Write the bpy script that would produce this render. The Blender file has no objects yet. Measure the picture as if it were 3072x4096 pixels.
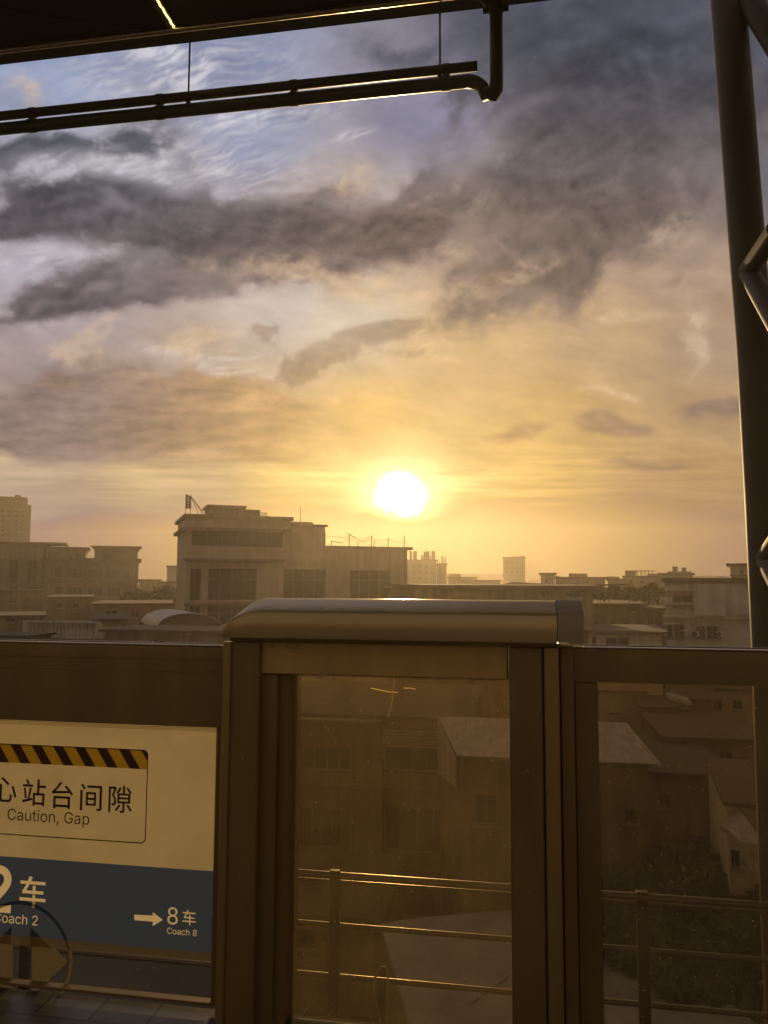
import bpy, math, random
import numpy as np
from mathutils import Vector, Matrix
S = bpy.context.scene
COL = S.collection
# ------------------------------------------------------------------ camera
F_PX = 3076.0
PITCH, ROLL, YAW, EYE = math.radians(5.0), math.radians(.277), math.radians(9.566), 1.6
FW = np.array([-math.sin(YAW)*math.cos(PITCH), math.cos(YAW)*math.cos(PITCH), math.sin(PITCH)])
RT = np.array([math.cos(YAW), math.sin(YAW), 0.0])
UP = np.cross(RT, FW)
RT, UP = RT*math.cos(ROLL)+UP*math.sin(ROLL), -RT*math.sin(ROLL)+UP*math.cos(ROLL)
cd = bpy.data.cameras.new('camera'); cam = bpy.data.objects.new('camera', cd); COL.objects.link(cam)
cd.sensor_fit = 'VERTICAL'; cd.sensor_height = 36.0; cd.lens = 36.0*F_PX/4096.0
cd.clip_start = .05; cd.clip_end = 20000
cam.matrix_world = Matrix(((RT[0], UP[0], -FW[0], 0), (RT[1], UP[1], -FW[1], 0), (RT[2], UP[2], -FW[2], EYE), (0, 0, 0, 1)))
S.camera = cam
S.view_settings.view_transform = 'Standard'; S.view_settings.look = 'None'
S.view_settings.gamma = 1.0; S.view_settings.exposure = 0.0
cy = S.cycles
cy.max_bounces = 8; cy.diffuse_bounces = 3; cy.glossy_bounces = 3; cy.transmission_bounces = 6
cy.volume_bounces = 1; cy.transparent_max_bounces = 24
cy.caustics_reflective = False; cy.caustics_refractive = False
cy.sample_clamp_indirect = 6.0
cy.use_denoising = True
SUN_EL, SUN_AZ = math.radians(6.15), math.radians(-8.37)        # above the horizon; from +Y towards +X
# ------------------------------------------------------------------ sky
def hsh(ix,iy,s):
    h=(ix.astype(np.int64)*374761393+iy.astype(np.int64)*668265263+s*1442695041)&0xffffffff
    h=((h^(h>>13))*1274126177)&0xffffffff
    return (h^(h>>16))&0xffffffff
def gnoise(x,y,s):
    x0=np.floor(x);y0=np.floor(y);fx=x-x0;fy=y-y0
    ix=x0.astype(np.int64);iy=y0.astype(np.int64)
    w=lambda t:t*t*t*(t*(t*6-15)+10)
    def g(dx,dy):
        a=hsh(ix+dx,iy+dy,s)*(2*np.pi/4294967296.)
        return np.cos(a)*(fx-dx)+np.sin(a)*(fy-dy)
    u=w(fx);v=w(fy)
    a=g(0,0)*(1-u)+g(1,0)*u;b=g(0,1)*(1-u)+g(1,1)*u
    return (a*(1-v)+b*v)*1.5
def fbm(x,y,s,o=5,gain=.5):
    t=0;a=1.;n=0
    for i in range(o):
        t=t+a*gnoise(x,y,s+i*17);n+=a;a*=gain;x=x*2.03+3.1;y=y*2.03-1.7
    return t/n*1.6
def billow(x,y,s,o=5,gain=.5):
    t=0;a=1.;n=0
    for i in range(o):
        t=t+a*(.62-np.abs(gnoise(x,y,s+i*17))*2.1);n+=a;a*=gain;x=x*2.07+1.3;y=y*2.07-2.1
    return t/n*1.5
def lin(c):
    c=np.array(c,float)/255
    return np.where(c<=.04045,c/12.92,((c+.055)/1.055)**2.4)
def sstep(a,b,x):
    t=np.clip((x-a)/(b-a),0,1);return t*t*(3-2*t)
def blob(u,v,cx,cy,rx,ry,ang=0):
    a=np.radians(ang);dx=u-cx;dy=v-cy
    p=(dx*np.cos(a)+dy*np.sin(a))/rx;q=(-dx*np.sin(a)+dy*np.cos(a))/ry
    return np.exp(-(p*p+q*q))
# clear-air colours known at points of the view: (u, v, colour)
BASE=[(100,150,(150,160,190)),(500,120,(142,148,176)),(560,300,(152,156,182)),(300,380,(190,186,194)),(100,600,(186,178,190)),(900,250,(140,136,158)),
(1100,60,(96,94,108)),(1400,60,(78,78,94)),(1600,400,(110,106,112)),(1300,300,(122,112,116)),(700,420,(186,170,164)),(1000,550,(196,168,142)),(1450,560,(182,154,132)),
(600,660,(206,190,180)),(760,690,(214,196,172)),(150,680,(176,160,162)),(350,800,(176,154,142)),(100,800,(160,142,140)),(1000,760,(216,178,124)),(1300,760,(196,162,122)),(1550,760,(176,148,122)),
(100,900,(158,138,124)),(400,900,(178,148,112)),(800,900,(226,180,106)),(1200,900,(208,168,106)),(1550,900,(178,146,108)),
(60,1010,(206,180,146)),(350,1010,(222,190,136)),(650,1020,(242,204,124)),(1150,1010,(232,188,108)),(1500,1010,(192,154,104)),
(60,1085,(186,158,134)),(380,1080,(196,164,126)),(650,1090,(228,184,110)),(1150,1085,(224,178,104)),(1500,1090,(184,146,104)),
(200,1180,(158,132,118)),(500,1180,(172,138,112)),(860,1180,(220,172,96)),(1200,1180,(176,138,104)),(1500,1180,(150,122,106)),
(100,1260,(156,128,112)),(860,1260,(206,156,86)),(1300,1260,(172,136,104)),(1600,1260,(150,122,104))]
def sky(u,v,detail=True):
    """linear colour of the dusk sky for a direction given in view-angle units u,v"""
    # smooth interpolation of the clear colours
    num=np.zeros(u.shape+(3,));den=np.zeros(u.shape)
    for (x,y,c) in BASE:
        d2=((u-x)/1.35)**2+(v-y)**2
        w=1/(d2+45.**2)**1.6
        num+=w[...,None]*lin(c);den+=w
    col=num/den[...,None]
    # gentle warp shared by all layers
    wx=fbm(u/260,v/180,5,3)*48;wy=fbm(u/260+9,v/180+4,6,3)*30
    U=u+wx;V=v+wy
    near=np.exp(-(((u-868)/500)**2+((v-1080)/430)**2))
    # --- high cirrus: fine combed streaks
    ca=np.clip(blob(u,v,380,150,190,85,0)*1.1+blob(u,v,560,250,150,28,-8)*1.0+blob(u,v,330,345,300,55,8)*1.2+blob(u,v,760,292,40,12,-15)*.9+blob(u,v,100,560,140,30)*.7+blob(u,v,470,765,150,14,5)*.9+blob(u,v,520,805,110,12,8)*.8,0,1)
    st=fbm((u*.94-v*.34)/70+wx*.012,(u*.34+v*.94)/14+wx*.05,11,5,.6)
    st2=fbm(u/120,v/90,13,4)
    ci=ca*sstep(-.25,.75,st*.8+st2*.5+.15)
    cc=lin((226,220,224))*(1-near[...,None])+lin((250,228,180))*near[...,None]
    col=col*(1-.75*ci[...,None])+cc*(.75*ci[...,None])
    # --- thick grey cumulus: soft masses with ragged, sun-side-lit edges
    def layer(blobs,sx,sy,seed,thr,soft,amp=.55,ang=0.):
        m=np.zeros(u.shape)
        for b in blobs: m=m+b[-1]*blob(U,V,*b[:-1])
        ca_,sa_=np.cos(np.radians(ang)),np.sin(np.radians(ang))
        def nz(du,dv):
            x=u+du+wx*.35;y=v+dv+wy*.35
            p=x*ca_+y*sa_;q=-x*sa_+y*ca_
            n=.45*fbm(p/sx,q/sy,seed,7,.60)+.55*billow(p/sx*.9,q/sy*1.0,seed+400,7,.56)
            return n
        n=nz(0,0)
        sd=np.hypot(865-u,1075-v)+1
        n2=nz((865-u)/sd*.16*sx,(1075-v)/sd*.16*sx)
        d=m+amp*n*np.clip(m*1.7,0,1)
        return sstep(thr-soft,thr+soft,d),d,n,np.clip(n-n2,-.6,.6)
    def paint(col,a,c,k=1.):
        return col*(1-(k*a)[...,None])+c*(k*a)[...,None]
    # upper right veil
    a,d,n,e=layer([(1420,90,480,170,0,1.05),(1290,340,320,160,-30,1.1),(1160,530,190,130,-45,.9),(1400,480,240,120,-35,.65),(1010,170,200,90,0,.5),(930,400,130,80,-20,.5),(1560,620,90,80,0,.25),(1040,620,70,50,-20,.8),(880,470,120,50,-10,.5)],165,118,21,.52,.42,1.05,-32)
    gap=blob(U,V,1075,300,120,34,-38)*.75+blob(U,V,930,330,70,60,0)*.5+blob(U,V,960,560,90,24,-40)*.4
    a=a*(1-np.clip(gap,0,.8))
    t=sstep(60,620,v)[...,None]
    cd=lin((76,77,88))*(1-t)+lin((120,102,93))*t
    th=sstep(.4,1.3,d)[...,None]
    lo=fbm(u/230+3,v/150,23,3)
    cd=cd*(1.24-.36*th)*(1+.30*n+.60*e+.34*lo)[...,None]
    col=paint(col,a*(1-.10*sstep(.05,.55,lo)),cd,.93)
    # left cloud deck
    a,d,n,e=layer([(40,325,270,44,3,1.3),(310,290,100,34,-20,.8),(170,455,260,50,4,1.35),(60,500,160,34,0,1.2),(440,470,230,66,6,1.35),(570,545,300,64,4,1.25),(290,605,250,58,-10,1.55),(130,655,150,30,-14,.9),(800,505,190,52,4,1.2),(665,430,90,48,-20,.9),(930,500,120,44,0,.8),(360,420,110,24,0,.8)],112,84,31,.52,.50,1.05,-6)
    gap=blob(U,V,90,560,105,24,-4)*.9+blob(U,V,330,380,330,22,6)*.5
    a=a*(1-np.clip(gap,0,.85))
    t=sstep(250,640,v)[...,None];r=sstep(250,900,u)[...,None]
    cd=(lin((79,80,89))*(1-t)+lin((104,91,93))*t)*(1-.6*r)+lin((128,105,92))*.6*r
    th=sstep(.45,1.35,d)[...,None]
    lo=fbm(u/200+7,v/110,33,3)
    a=a*(1-.18*sstep(.1,.6,lo))
    cd=cd*(1.46-.60*th)*(1+.22*n+.60*e+.34*lo+.14*fbm(u/46,v/32,35,4))[...,None]
    col=paint(col,a,cd,.96)
    # glowing tops / lit patches
    a,d,n,e=layer([(720,600,260,34,8,.8),(1330,690,90,20,0,.6),(430,730,80,34,-5,1.0),(140,765,80,26,-5,.9),(750,385,70,30,-25,.8),(960,730,110,40,-10,.7),(740,850,70,20,-15,.6),(1490,720,40,80,15,.75),(1320,855,40,9,0,.8),(1470,480,120,30,-35,.55),(620,905,110,12,0,.5),(60,190,50,50,0,.6),(1100,590,130,30,-20,.5),(200,720,90,24,-30,.5)],80,62,41,.52,.46,.9,-12)
    cl=lin((206,180,156))*(1-near[...,None])+lin((236,192,122))*near[...,None]
    col=paint(col,a,cl*(1+.25*e)[...,None],.62)
    # broad mauve bank, flat underneath
    topc=770+70*sstep(210,0,u)+.12*np.clip(u-210,0,None)+70*sstep(560,800,u)+fbm(u/85,v/60,43,6,.6)*26
    botc=1000+fbm(u/190,v/40,44,4)*10-26*sstep(60,0,u)
    a=sstep(-10,34,v-topc)*sstep(16,-16,v-botc)*sstep(830,560,u)
    t=sstep(100,720,u)[...,None]
    n=fbm(u/170,v/52,45,7,.62);e=n-fbm((u+20)/170,(v+12)/52,45,7,.62)
    cd=lin((140,118,110))*(1-t)+lin((198,154,98))*t
    col=paint(col,a,cd*(1+.15*n+.34*e)[...,None],.86)
    # middle mauve-brown bands
    a,d,n,e=layer([(120,830,60,24,0,1.0),(1320,915,70,22,0,1.2),(1110,950,75,15,-6,1.0),(1560,885,80,20,0,1.0),(1400,985,150,12,0,.5),(1150,860,90,14,0,.3)],150,42,51,.5,.40,.8,-3)
    cd=lin((138,115,106))*(1-near[...,None])+lin((196,150,92))*near[...,None]
    col=paint(col,a,cd*(1+.24*n+.36*e)[...,None],.85)
    # small dark fragments in the bright middle
    a,d,n,e=layer([(860,710,90,20,-14,1.35),(760,750,80,20,-14,1.3),(700,790,90,18,-8,1.0),(575,728,30,22,0,1.15),(590,790,40,20,10,.6),(120,815,50,24,-10,.8),(650,800,80,20,-12,.8),(1480,600,60,16,0,.6),(1050,600,50,34,-40,.9),(900,760,70,16,-10,.6)],60,44,61,.55,.55,1.2,-14)
    nk=near[...,None]*.7
    cd=lin((132,108,92))*(1-nk)+lin((166,127,82))*nk
    col=paint(col,a,cd*(1+.5*e)[...,None],.58)
    # soft mottling everywhere
    mot=fbm((u*.98+v*.2)/150,(v*.98-u*.2)/60,71,6,.6)*sstep(1120,950,v)
    col=col*(1+.17*mot[...,None])
    # low streaks above the skyline
    s1=fbm(u/260,v/13,81,5,.55)*np.exp(-((v-1035)/70)**2)
    col=col*(1+.20*s1[...,None])
    # the glow of the sun through the thin cloud
    dr=np.hypot(u-865,(v-1075)*1.1)
    g=np.exp(-(dr/85)**2)*.62+np.exp(-(dr/185)**1.25)*.24
    band=np.exp(-((v-1045)/38)**2)*np.exp(-((u-868)/260)**2)*.22*(1+1.2*fbm(u/150,v/11,85,4))
    col=col+(g+np.clip(band,0,9))[...,None]*np.array([1.0,.78,.30])
    # cloud bank along the skyline, cumulus tops here and there
    hump=np.zeros(u.shape)
    for (x,w,h) in [(140,46,18),(185,40,10),(262,46,26),(300,40,12),(420,60,16),(655,42,24),(700,50,12),(770,60,22),(812,30,14),(940,40,8),(1010,70,14),(1180,90,10),(1340,70,14),(1500,80,8)]:
        hump=hump+h*np.exp(-((u-x)/w)**4)
    top=1122-.6*hump+fbm(u/26,v/60,92,4)*6
    soft=15+26*sstep(900,1100,u)+10*sstep(420,150,u)
    b=sstep(-.6,1.,(v-top)/soft)
    bc=lin((158,132,120))
    nn=np.exp(-((u-865)/300)**2)[...,None]
    bank=(bc*(1-nn)+lin((228,180,98))*nn)*(1-.2*sstep(1110,1290,v)[...,None])
    bank=bank*(1+.10*fbm(u/90,v/34,97,5))[...,None]
    rim=np.exp(-((v-top-4)/9)**2)*.05
    col=col*(1-.6*b[...,None])+bank*(.6*b[...,None])+(rim*(.3+.6*near))[...,None]*lin((255,220,150))
    # the sun itself, its lower edge cut by the cloud bank
    ds=np.hypot((u-864)/1.08,v-1073)+fbm(u/46,v/46,95,2)*6
    cut=1112+fbm(u/14,v/40,96,3)*9-15*sstep(866,838,u)-12*sstep(890,930,u)
    disc=sstep(61,20,ds)*sstep(cut+7,cut-4,v)
    col=col+disc[...,None]*np.array([5.,4.3,2.9])
    hal=np.exp(-(ds/74)**2)*.7*(1-.7*b)
    col=col+hal[...,None]*np.array([1.,.85,.5])
    return np.clip(col,0,None)

def behind_haze(c, el, cosang):
    """the sky beyond the haze box, so that sky and sunlit air together come out as c"""
    g = HAZE_G; ph = (1-g*g)/(4*np.pi*(1+g*g-2*g*cosang)**1.5)
    top = HAZE_TOP-EYE; L = np.where(el > .02, top/np.sin(np.clip(el, .02, None)), HAZE_R); L = np.minimum(L, HAZE_R)
    acc = 0; n = 24
    for i in range(n):
        t = L*(i+.5)/n; rem = np.clip(top-t*np.sin(np.clip(el, 0, None)), 0, None)/math.sin(SUN_EL); rem = np.minimum(rem, 1500)
        acc = acc+np.exp(-HAZE_D*t)*np.exp(-HAZE_D*rem)*L/n
    T = np.exp(-HAZE_D*L); out = np.zeros_like(c)
    for k in range(3):
        add = HAZE_D*HAZE_C[k]*acc*ph*SUN_E*SUN_COL[k]+(1-T)*HAZE_C[k]*(.40, .30, .18)[k]*.8
        out[..., k] = np.clip((c[..., k]-add)/T, c[..., k]*.08, None)
    return out
def build_world():
    w = bpy.data.worlds.new('World'); S.world = w; w.use_nodes = True
    W, H = 6144, 3072
    img = np.zeros((H, W, 4), np.float32); img[..., 3] = 1
    el = (np.arange(H)+.5)/H*np.pi-np.pi/2
    az = np.pi/2+((np.arange(W)+.5)/W-.5)*2*np.pi                # azimuth from +Y towards +X; the image centre is +X
    az = (az+np.pi) % (2*np.pi)-np.pi
    E, A = np.meshgrid(el, az, indexing='ij')
    sd = np.cos(E)*np.cos(SUN_EL)*np.cos(A-SUN_AZ)+np.sin(E)*np.sin(SUN_EL)
    k = np.clip(sd*.5+.5, 0, 1)**2
    hz = np.exp(-np.abs(E)/.30)
    E, A = E.astype(np.float32), A.astype(np.float32)
    rgb = np.stack([HORIZON[i]*hz*(.55+.45*k)+ZENITH[i]*(1-hz) for i in range(3)], -1)
    n = fbm(A[::4, ::4]*2.2, E[::4, ::4]*5.0, 301, 4)
    rgb *= (1+.35*np.repeat(np.repeat(n, 4, 0), 4, 1))[..., None]
    rgb = np.where((E < 0)[..., None], np.array([.10, .075, .055])*np.clip(1+E*1.2, .3, 1)[..., None], rgb)
    r0, r1 = int((math.radians(-7)+np.pi/2)/np.pi*H), int((math.radians(47)+np.pi/2)/np.pi*H)
    c0, c1 = int((.5+(-47-90)/360)*W), int((.5+(28-90)/360)*W)
    e, a = E[r0:r1, c0:c1], A[r0:r1, c0:c1]
    d = np.stack([np.cos(e)*np.sin(a), np.cos(e)*np.cos(a), np.sin(e)], -1)
    z = np.clip(d@FW, .3, None)
    u = (1536+F_PX*(d@RT)/z)*.54; v = (2048-F_PX*(d@UP)/z)*.54
    c = behind_haze(sky(u, v), e, sd[r0:r1, c0:c1])
    m = sstep(0, 60, np.arange(e.shape[1]))*sstep(0, 60, np.arange(e.shape[1])[::-1])
    m = m[None, :]*sstep(0, 40, np.arange(e.shape[0])[::-1])[:, None]
    rgb[r0:r1, c0:c1] = rgb[r0:r1, c0:c1]*(1-m[..., None])+c*m[..., None]
    img[..., :3] = rgb
    im = bpy.data.images.new('dusk_sky', W, H, float_buffer=True, is_data=True)
    im.pixels.foreach_set(np.ascontiguousarray(img).ravel()); im.update(); im.pack()
    nt = w.node_tree; nt.nodes.clear()
    out = nt.nodes.new('ShaderNodeOutputWorld'); mix = nt.nodes.new('ShaderNodeMixShader'); mix.inputs[0].default_value = .94
    b1 = nt.nodes.new('ShaderNodeBackground'); b1.inputs[1].default_value = .06
    st = nt.nodes.new('ShaderNodeTexSky'); st.sky_type = 'NISHITA'; st.sun_disc = False
    st.sun_elevation = SUN_EL; st.sun_rotation = SUN_AZ; st.dust_density = 4
    nt.links.new(st.outputs[0], b1.inputs[0])
    b2 = nt.nodes.new('ShaderNodeBackground'); b2.inputs[1].default_value = 1.0
    tc = nt.nodes.new('ShaderNodeTexCoord')
    et = nt.nodes.new('ShaderNodeTexEnvironment'); et.image = im; et.interpolation = 'Cubic'
    nt.links.new(tc.outputs['Generated'], et.inputs[0]); nt.links.new(et.outputs[0], b2.inputs[0])
    nt.links.new(b1.outputs[0], mix.inputs[1]); nt.links.new(b2.outputs[0], mix.inputs[2]); nt.links.new(mix.outputs[0], out.inputs[0])
    w.cycles.sampling_method = 'AUTOMATIC'
HORIZON, ZENITH = (.82, .565, .29), (.20, .18, .18)
SUN_E, SUN_COL = 2.9, (1.0, .67, .29)
HAZE_D, HAZE_G, HAZE_C, HAZE_TOP, HAZE_R = .0009, .70, (1.0, .90, .76), 30.0, 440.
build_world()
sl = bpy.data.lights.new('sun', 'SUN'); so = bpy.data.objects.new('sun', sl); COL.objects.link(so)
sl.energy = SUN_E; sl.angle = math.radians(.6); sl.color = SUN_COL
sv = Vector((math.sin(SUN_AZ)*math.cos(SUN_EL), math.cos(SUN_AZ)*math.cos(SUN_EL), math.sin(SUN_EL)))
so.rotation_euler = sv.to_track_quat('Z', 'Y').to_euler()
# ------------------------------------------------------------------ helpers
R = random.Random(7)
EYEP = np.array([0, 0, EYE])
def ray(x, y): return RT*(x-1536)/F_PX-UP*(y-2048)/F_PX+FW
def at(x, y, D):
    """world point of the view ray through photo pixel x,y where it meets the upright plane at distance D"""
    d = ray(x, y); return EYEP+d*D/d[1]
def onz(x, y, z):
    d = ray(x, y); return EYEP+d*(z-EYE)/d[2]
def X(px, D, py=3000): return float(at(px, py, D)[0])
def Z(py, D, px=1536): return float(at(px, py, D)[2])
class MB:
    def __init__(s): s.v = []; s.f = []; s.sm = []; s.mi = []; s.cur = 0
    def face(s, pts, smooth=False):
        n = len(s.v); s.v += [tuple(float(c) for c in p) for p in pts]; s.f.append(tuple(range(n, n+len(pts)))); s.sm.append(smooth); s.mi.append(s.cur); return s
    def mesh(s, vs, fs, smooth=False):
        n = len(s.v); s.v += [tuple(float(c) for c in p) for p in vs]
        for f in fs: s.f.append(tuple(i+n for i in f)); s.sm.append(smooth); s.mi.append(s.cur)
        return s
    def hexa(s, p): return s.mesh(p, [(0, 3, 2, 1), (4, 5, 6, 7), (0, 1, 5, 4), (1, 2, 6, 5), (2, 3, 7, 6), (3, 0, 4, 7)])
    def box(s, x0, y0, z0, x1, y1, z1, fr=None):
        p = [(x0, y0, z0), (x1, y0, z0), (x1, y1, z0), (x0, y1, z0), (x0, y0, z1), (x1, y0, z1), (x1, y1, z1), (x0, y1, z1)]
        return s.hexa([fr.pt(*q) for q in p] if fr else p)
    def rbox(s, x0, y0, z0, x1, y1, z1, b=.006, fr=None):
        """box with chamfered edges"""
        xs, ys, zs = (x0, x1), (y0, y1), (z0, z1); V = {}; vs = []
        for i in (0, 1):
            for j in (0, 1):
                for k in (0, 1):
                    bx, by, bz = (b if i == 0 else -b), (b if j == 0 else -b), (b if k == 0 else -b)
                    for ax, p in enumerate(((xs[i], ys[j]+by, zs[k]+bz), (xs[i]+bx, ys[j], zs[k]+bz), (xs[i]+bx, ys[j]+by, zs[k]))):
                        V[i, j, k, ax] = len(vs); vs.append(fr.pt(*p) if fr else p)
        fs = []
        for ax in range(3):
            o = [a for a in range(3) if a != ax]
            for sgn in (0, 1):
                q = []
                for a, c in ((0, 0), (1, 0), (1, 1), (0, 1)):
                    t = [0, 0, 0]; t[ax] = sgn; t[o[0]] = a; t[o[1]] = c; q.append(V[tuple(t)+(ax,)])
                fs.append(tuple(q))
            for a in (0, 1):
                for c in (0, 1):
                    t = [0, 0, 0]; t[o[0]] = a; t[o[1]] = c; t2 = list(t); t2[ax] = 1
                    fs.append((V[tuple(t)+(o[0],)], V[tuple(t2)+(o[0],)], V[tuple(t2)+(o[1],)], V[tuple(t)+(o[1],)]))
        for i in (0, 1):
            for j in (0, 1):
                for k in (0, 1): fs.append(tuple(V[i, j, k, a] for a in range(3)))
        return s.mesh(vs, fs)
    def tube(s, path, r, n=12, cap=True, smooth=True):
        P = [Vector(p) for p in path]; rs = r if isinstance(r, (list, tuple)) else [r]*len(P)
        vs = []; fs = []; u = None
        for i, p in enumerate(P):
            t = ((P[min(i+1, len(P)-1)]-P[max(i-1, 0)])).normalized()
            if u is None:
                a = Vector((0, 0, 1)) if abs(t.z) < .9 else Vector((0, 1, 0)); u = t.cross(a).normalized()
            else: u = (u-t*u.dot(t)).normalized()
            w = t.cross(u)
            for k in range(n):
                a = 2*math.pi*k/n; vs.append(p+(u*math.cos(a)+w*math.sin(a))*rs[i])
        for i in range(len(P)-1):
            for k in range(n): fs.append((i*n+k, i*n+(k+1) % n, (i+1)*n+(k+1) % n, (i+1)*n+k))
        s.mesh(vs, fs, smooth)
        if cap: s.face(vs[:n][::-1]); s.face(vs[-n:])
        return s
    def extrude_x(s, prof, x0, x1, smooth=False, capl=True, capr=True):
        n = len(prof); vs = [(x0, y, z) for y, z in prof]+[(x1, y, z) for y, z in prof]
        for i in range(n):
            j = (i+1) % n; s.mesh([vs[i], vs[j], vs[n+j], vs[n+i]], [(0, 1, 2, 3)], smooth)
        if capl: s.face(vs[:n])
        if capr: s.face(vs[n:][::-1])
        return s
    def prism(s, pts, vec):
        a = [Vector(p) for p in pts]; b = [p+Vector(vec) for p in a]; n = len(a)
        s.face(a); s.face(b[::-1])
        for i in range(n): s.face([a[i], b[i], b[(i+1) % n], a[(i+1) % n]])
        return s
    def build(s, name, m, parent=None, root=None, merge=False):
        root = root or parent
        while root is not None and root.parent is not None: root = root.parent
        off = Vector(root.location) if root else Vector((0, 0, 0))
        me = bpy.data.meshes.new(name); me.from_pydata([Vector(p)-off for p in s.v], [], s.f)
        for k in (m if isinstance(m, (list, tuple)) else [m]): me.materials.append(k)
        me.polygons.foreach_set('use_smooth', s.sm); me.polygons.foreach_set('material_index', s.mi)
        import bmesh
        bm = bmesh.new(); bm.from_mesh(me)
        if merge: bmesh.ops.remove_doubles(bm, verts=bm.verts, dist=1e-4)
        bmesh.ops.recalc_face_normals(bm, faces=bm.faces); bm.to_mesh(me); bm.free()
        o = bpy.data.objects.new(name, me); COL.objects.link(o)
        if parent: o.parent = parent
        return o
def tag(o, label=None, cat=None, group=None, kind=None):
    for k, v in (('label', label), ('category', cat), ('group', group), ('kind', kind)):
        if v: o[k] = v
    return o
def empty(name, loc, label, cat, group=None):
    o = bpy.data.objects.new(name, None); COL.objects.link(o); o.location = [float(c) for c in loc]; o.empty_display_size = .2
    return tag(o, label, cat, group)
class Frame:
    """upright facade frame: s runs along the facade, t into the building, z up"""
    def __init__(f, px, D, yaw=0., py=2317):
        p = at(px, py, D); f.o = np.array([p[0], D]); a = math.radians(yaw); f.sd = np.array([math.cos(a), math.sin(a)]); f.td = np.array([-math.sin(a), math.cos(a)])
    def pt(f, s, t, z):
        q = f.o+f.sd*s+f.td*t; return (q[0], q[1], z)
    def hit(f, px, py, t=0.):
        d = ray(px, py); o = f.o+f.td*t-EYEP[:2]; k = (o@f.td)/(d[:2]@f.td); q = d[:2]*k-(f.o-EYEP[:2]); return float(q@f.sd), float(EYE+d[2]*k)
    def rect(f, x0, y0, x1, y1, t=0.):
        a, b, c, d = f.hit(x0, y0, t), f.hit(x1, y0, t), f.hit(x0, y1, t), f.hit(x1, y1, t)
        return (a[0]+c[0])/2, (c[1]+d[1])/2, (b[0]+d[0])/2, (a[1]+b[1])/2
    def turned(f, s, t):
        g = Frame.__new__(Frame); g.o = f.o+f.sd*s+f.td*t; g.sd, g.td = f.td, -f.sd; return g
# ------------------------------------------------------------------ materials
def new_mat(name):
    m = bpy.data.materials.new(name); m.use_nodes = True; nt = m.node_tree; nt.nodes.clear()
    return m, nt, nt.nodes.new('ShaderNodeOutputMaterial')
def N(nt, t, **kw):
    n = nt.nodes.new('ShaderNode'+t)
    for k, v in kw.items():
        if k[0] == '_': setattr(n, k[1:], v)
        else: n.inputs[k.replace('__', ' ')].default_value = v
    return n
def surf(name, col, rough=.8, metal=0., var=.25, scale=1.5, stretch=(1, 1, 1), bump=.0, bscale=30., col2=None, spec=.5, streak=0.):
    """painted / plastered / metal surface with uneven wear"""
    m, nt, out = new_mat(name); L = nt.links.new
    p = N(nt, 'BsdfPrincipled', Roughness=rough, Metallic=metal); p.inputs['Specular IOR Level'].default_value = spec
    tc = N(nt, 'TexCoord'); mp = N(nt, 'Mapping'); mp.inputs['Scale'].default_value = stretch
    geo = N(nt, 'NewGeometry'); L(geo.outputs['Position'], mp.inputs[0])
    n1 = N(nt, 'TexNoise', Scale=scale, Detail=7., Roughness=.65); L(mp.outputs[0], n1.inputs['Vector'])
    ramp = N(nt, 'ValToRGB'); ramp.color_ramp.elements[0].position = .3; ramp.color_ramp.elements[1].position = .72
    c = Vector(col); c2 = Vector(col2) if col2 else c*(1-var)
    hi = c*(1+var*.5)
    ramp.color_ramp.elements[0].color = (*c2, 1); ramp.color_ramp.elements[1].color = (*[min(1, x) for x in hi], 1)
    L(n1.outputs['Fac'], ramp.inputs[0]); src = ramp.outputs[0]
    if streak:
        mp2 = N(nt, 'Mapping'); mp2.inputs['Scale'].default_value = (2.2, 2.2, .12); L(geo.outputs['Position'], mp2.inputs[0])
        n2 = N(nt, 'TexNoise', Scale=1.0, Detail=5., Roughness=.7); L(mp2.outputs[0], n2.inputs['Vector'])
        r2 = N(nt, 'ValToRGB'); r2.color_ramp.elements[0].position = .42; r2.color_ramp.elements[1].position = .62
        r2.color_ramp.elements[0].color = (1-streak,)*3+(1,); r2.color_ramp.elements[1].color = (1, 1, 1, 1); L(n2.outputs['Fac'], r2.inputs[0])
        mx = N(nt, 'MixRGB', _blend_type='MULTIPLY', Fac=1.); L(src, mx.inputs[1]); L(r2.outputs[0], mx.inputs[2]); src = mx.outputs[0]
    L(src, p.inputs['Base Color'])
    rr = N(nt, 'MapRange'); rr.inputs['To Min'].default_value = max(.05, rough-.12); rr.inputs['To Max'].default_value = min(1, rough+.12)
    L(n1.outputs['Fac'], rr.inputs[0]); L(rr.outputs[0], p.inputs['Roughness'])
    if bump:
        nb = N(nt, 'TexNoise', Scale=bscale, Detail=4.); L(geo.outputs['Position'], nb.inputs['Vector'])
        b = N(nt, 'Bump', Strength=bump, Distance=.02); L(nb.outputs['Fac'], b.inputs['Height']); L(b.outputs[0], p.inputs['Normal'])
    L(p.outputs[0], out.inputs[0]); return m
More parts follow.
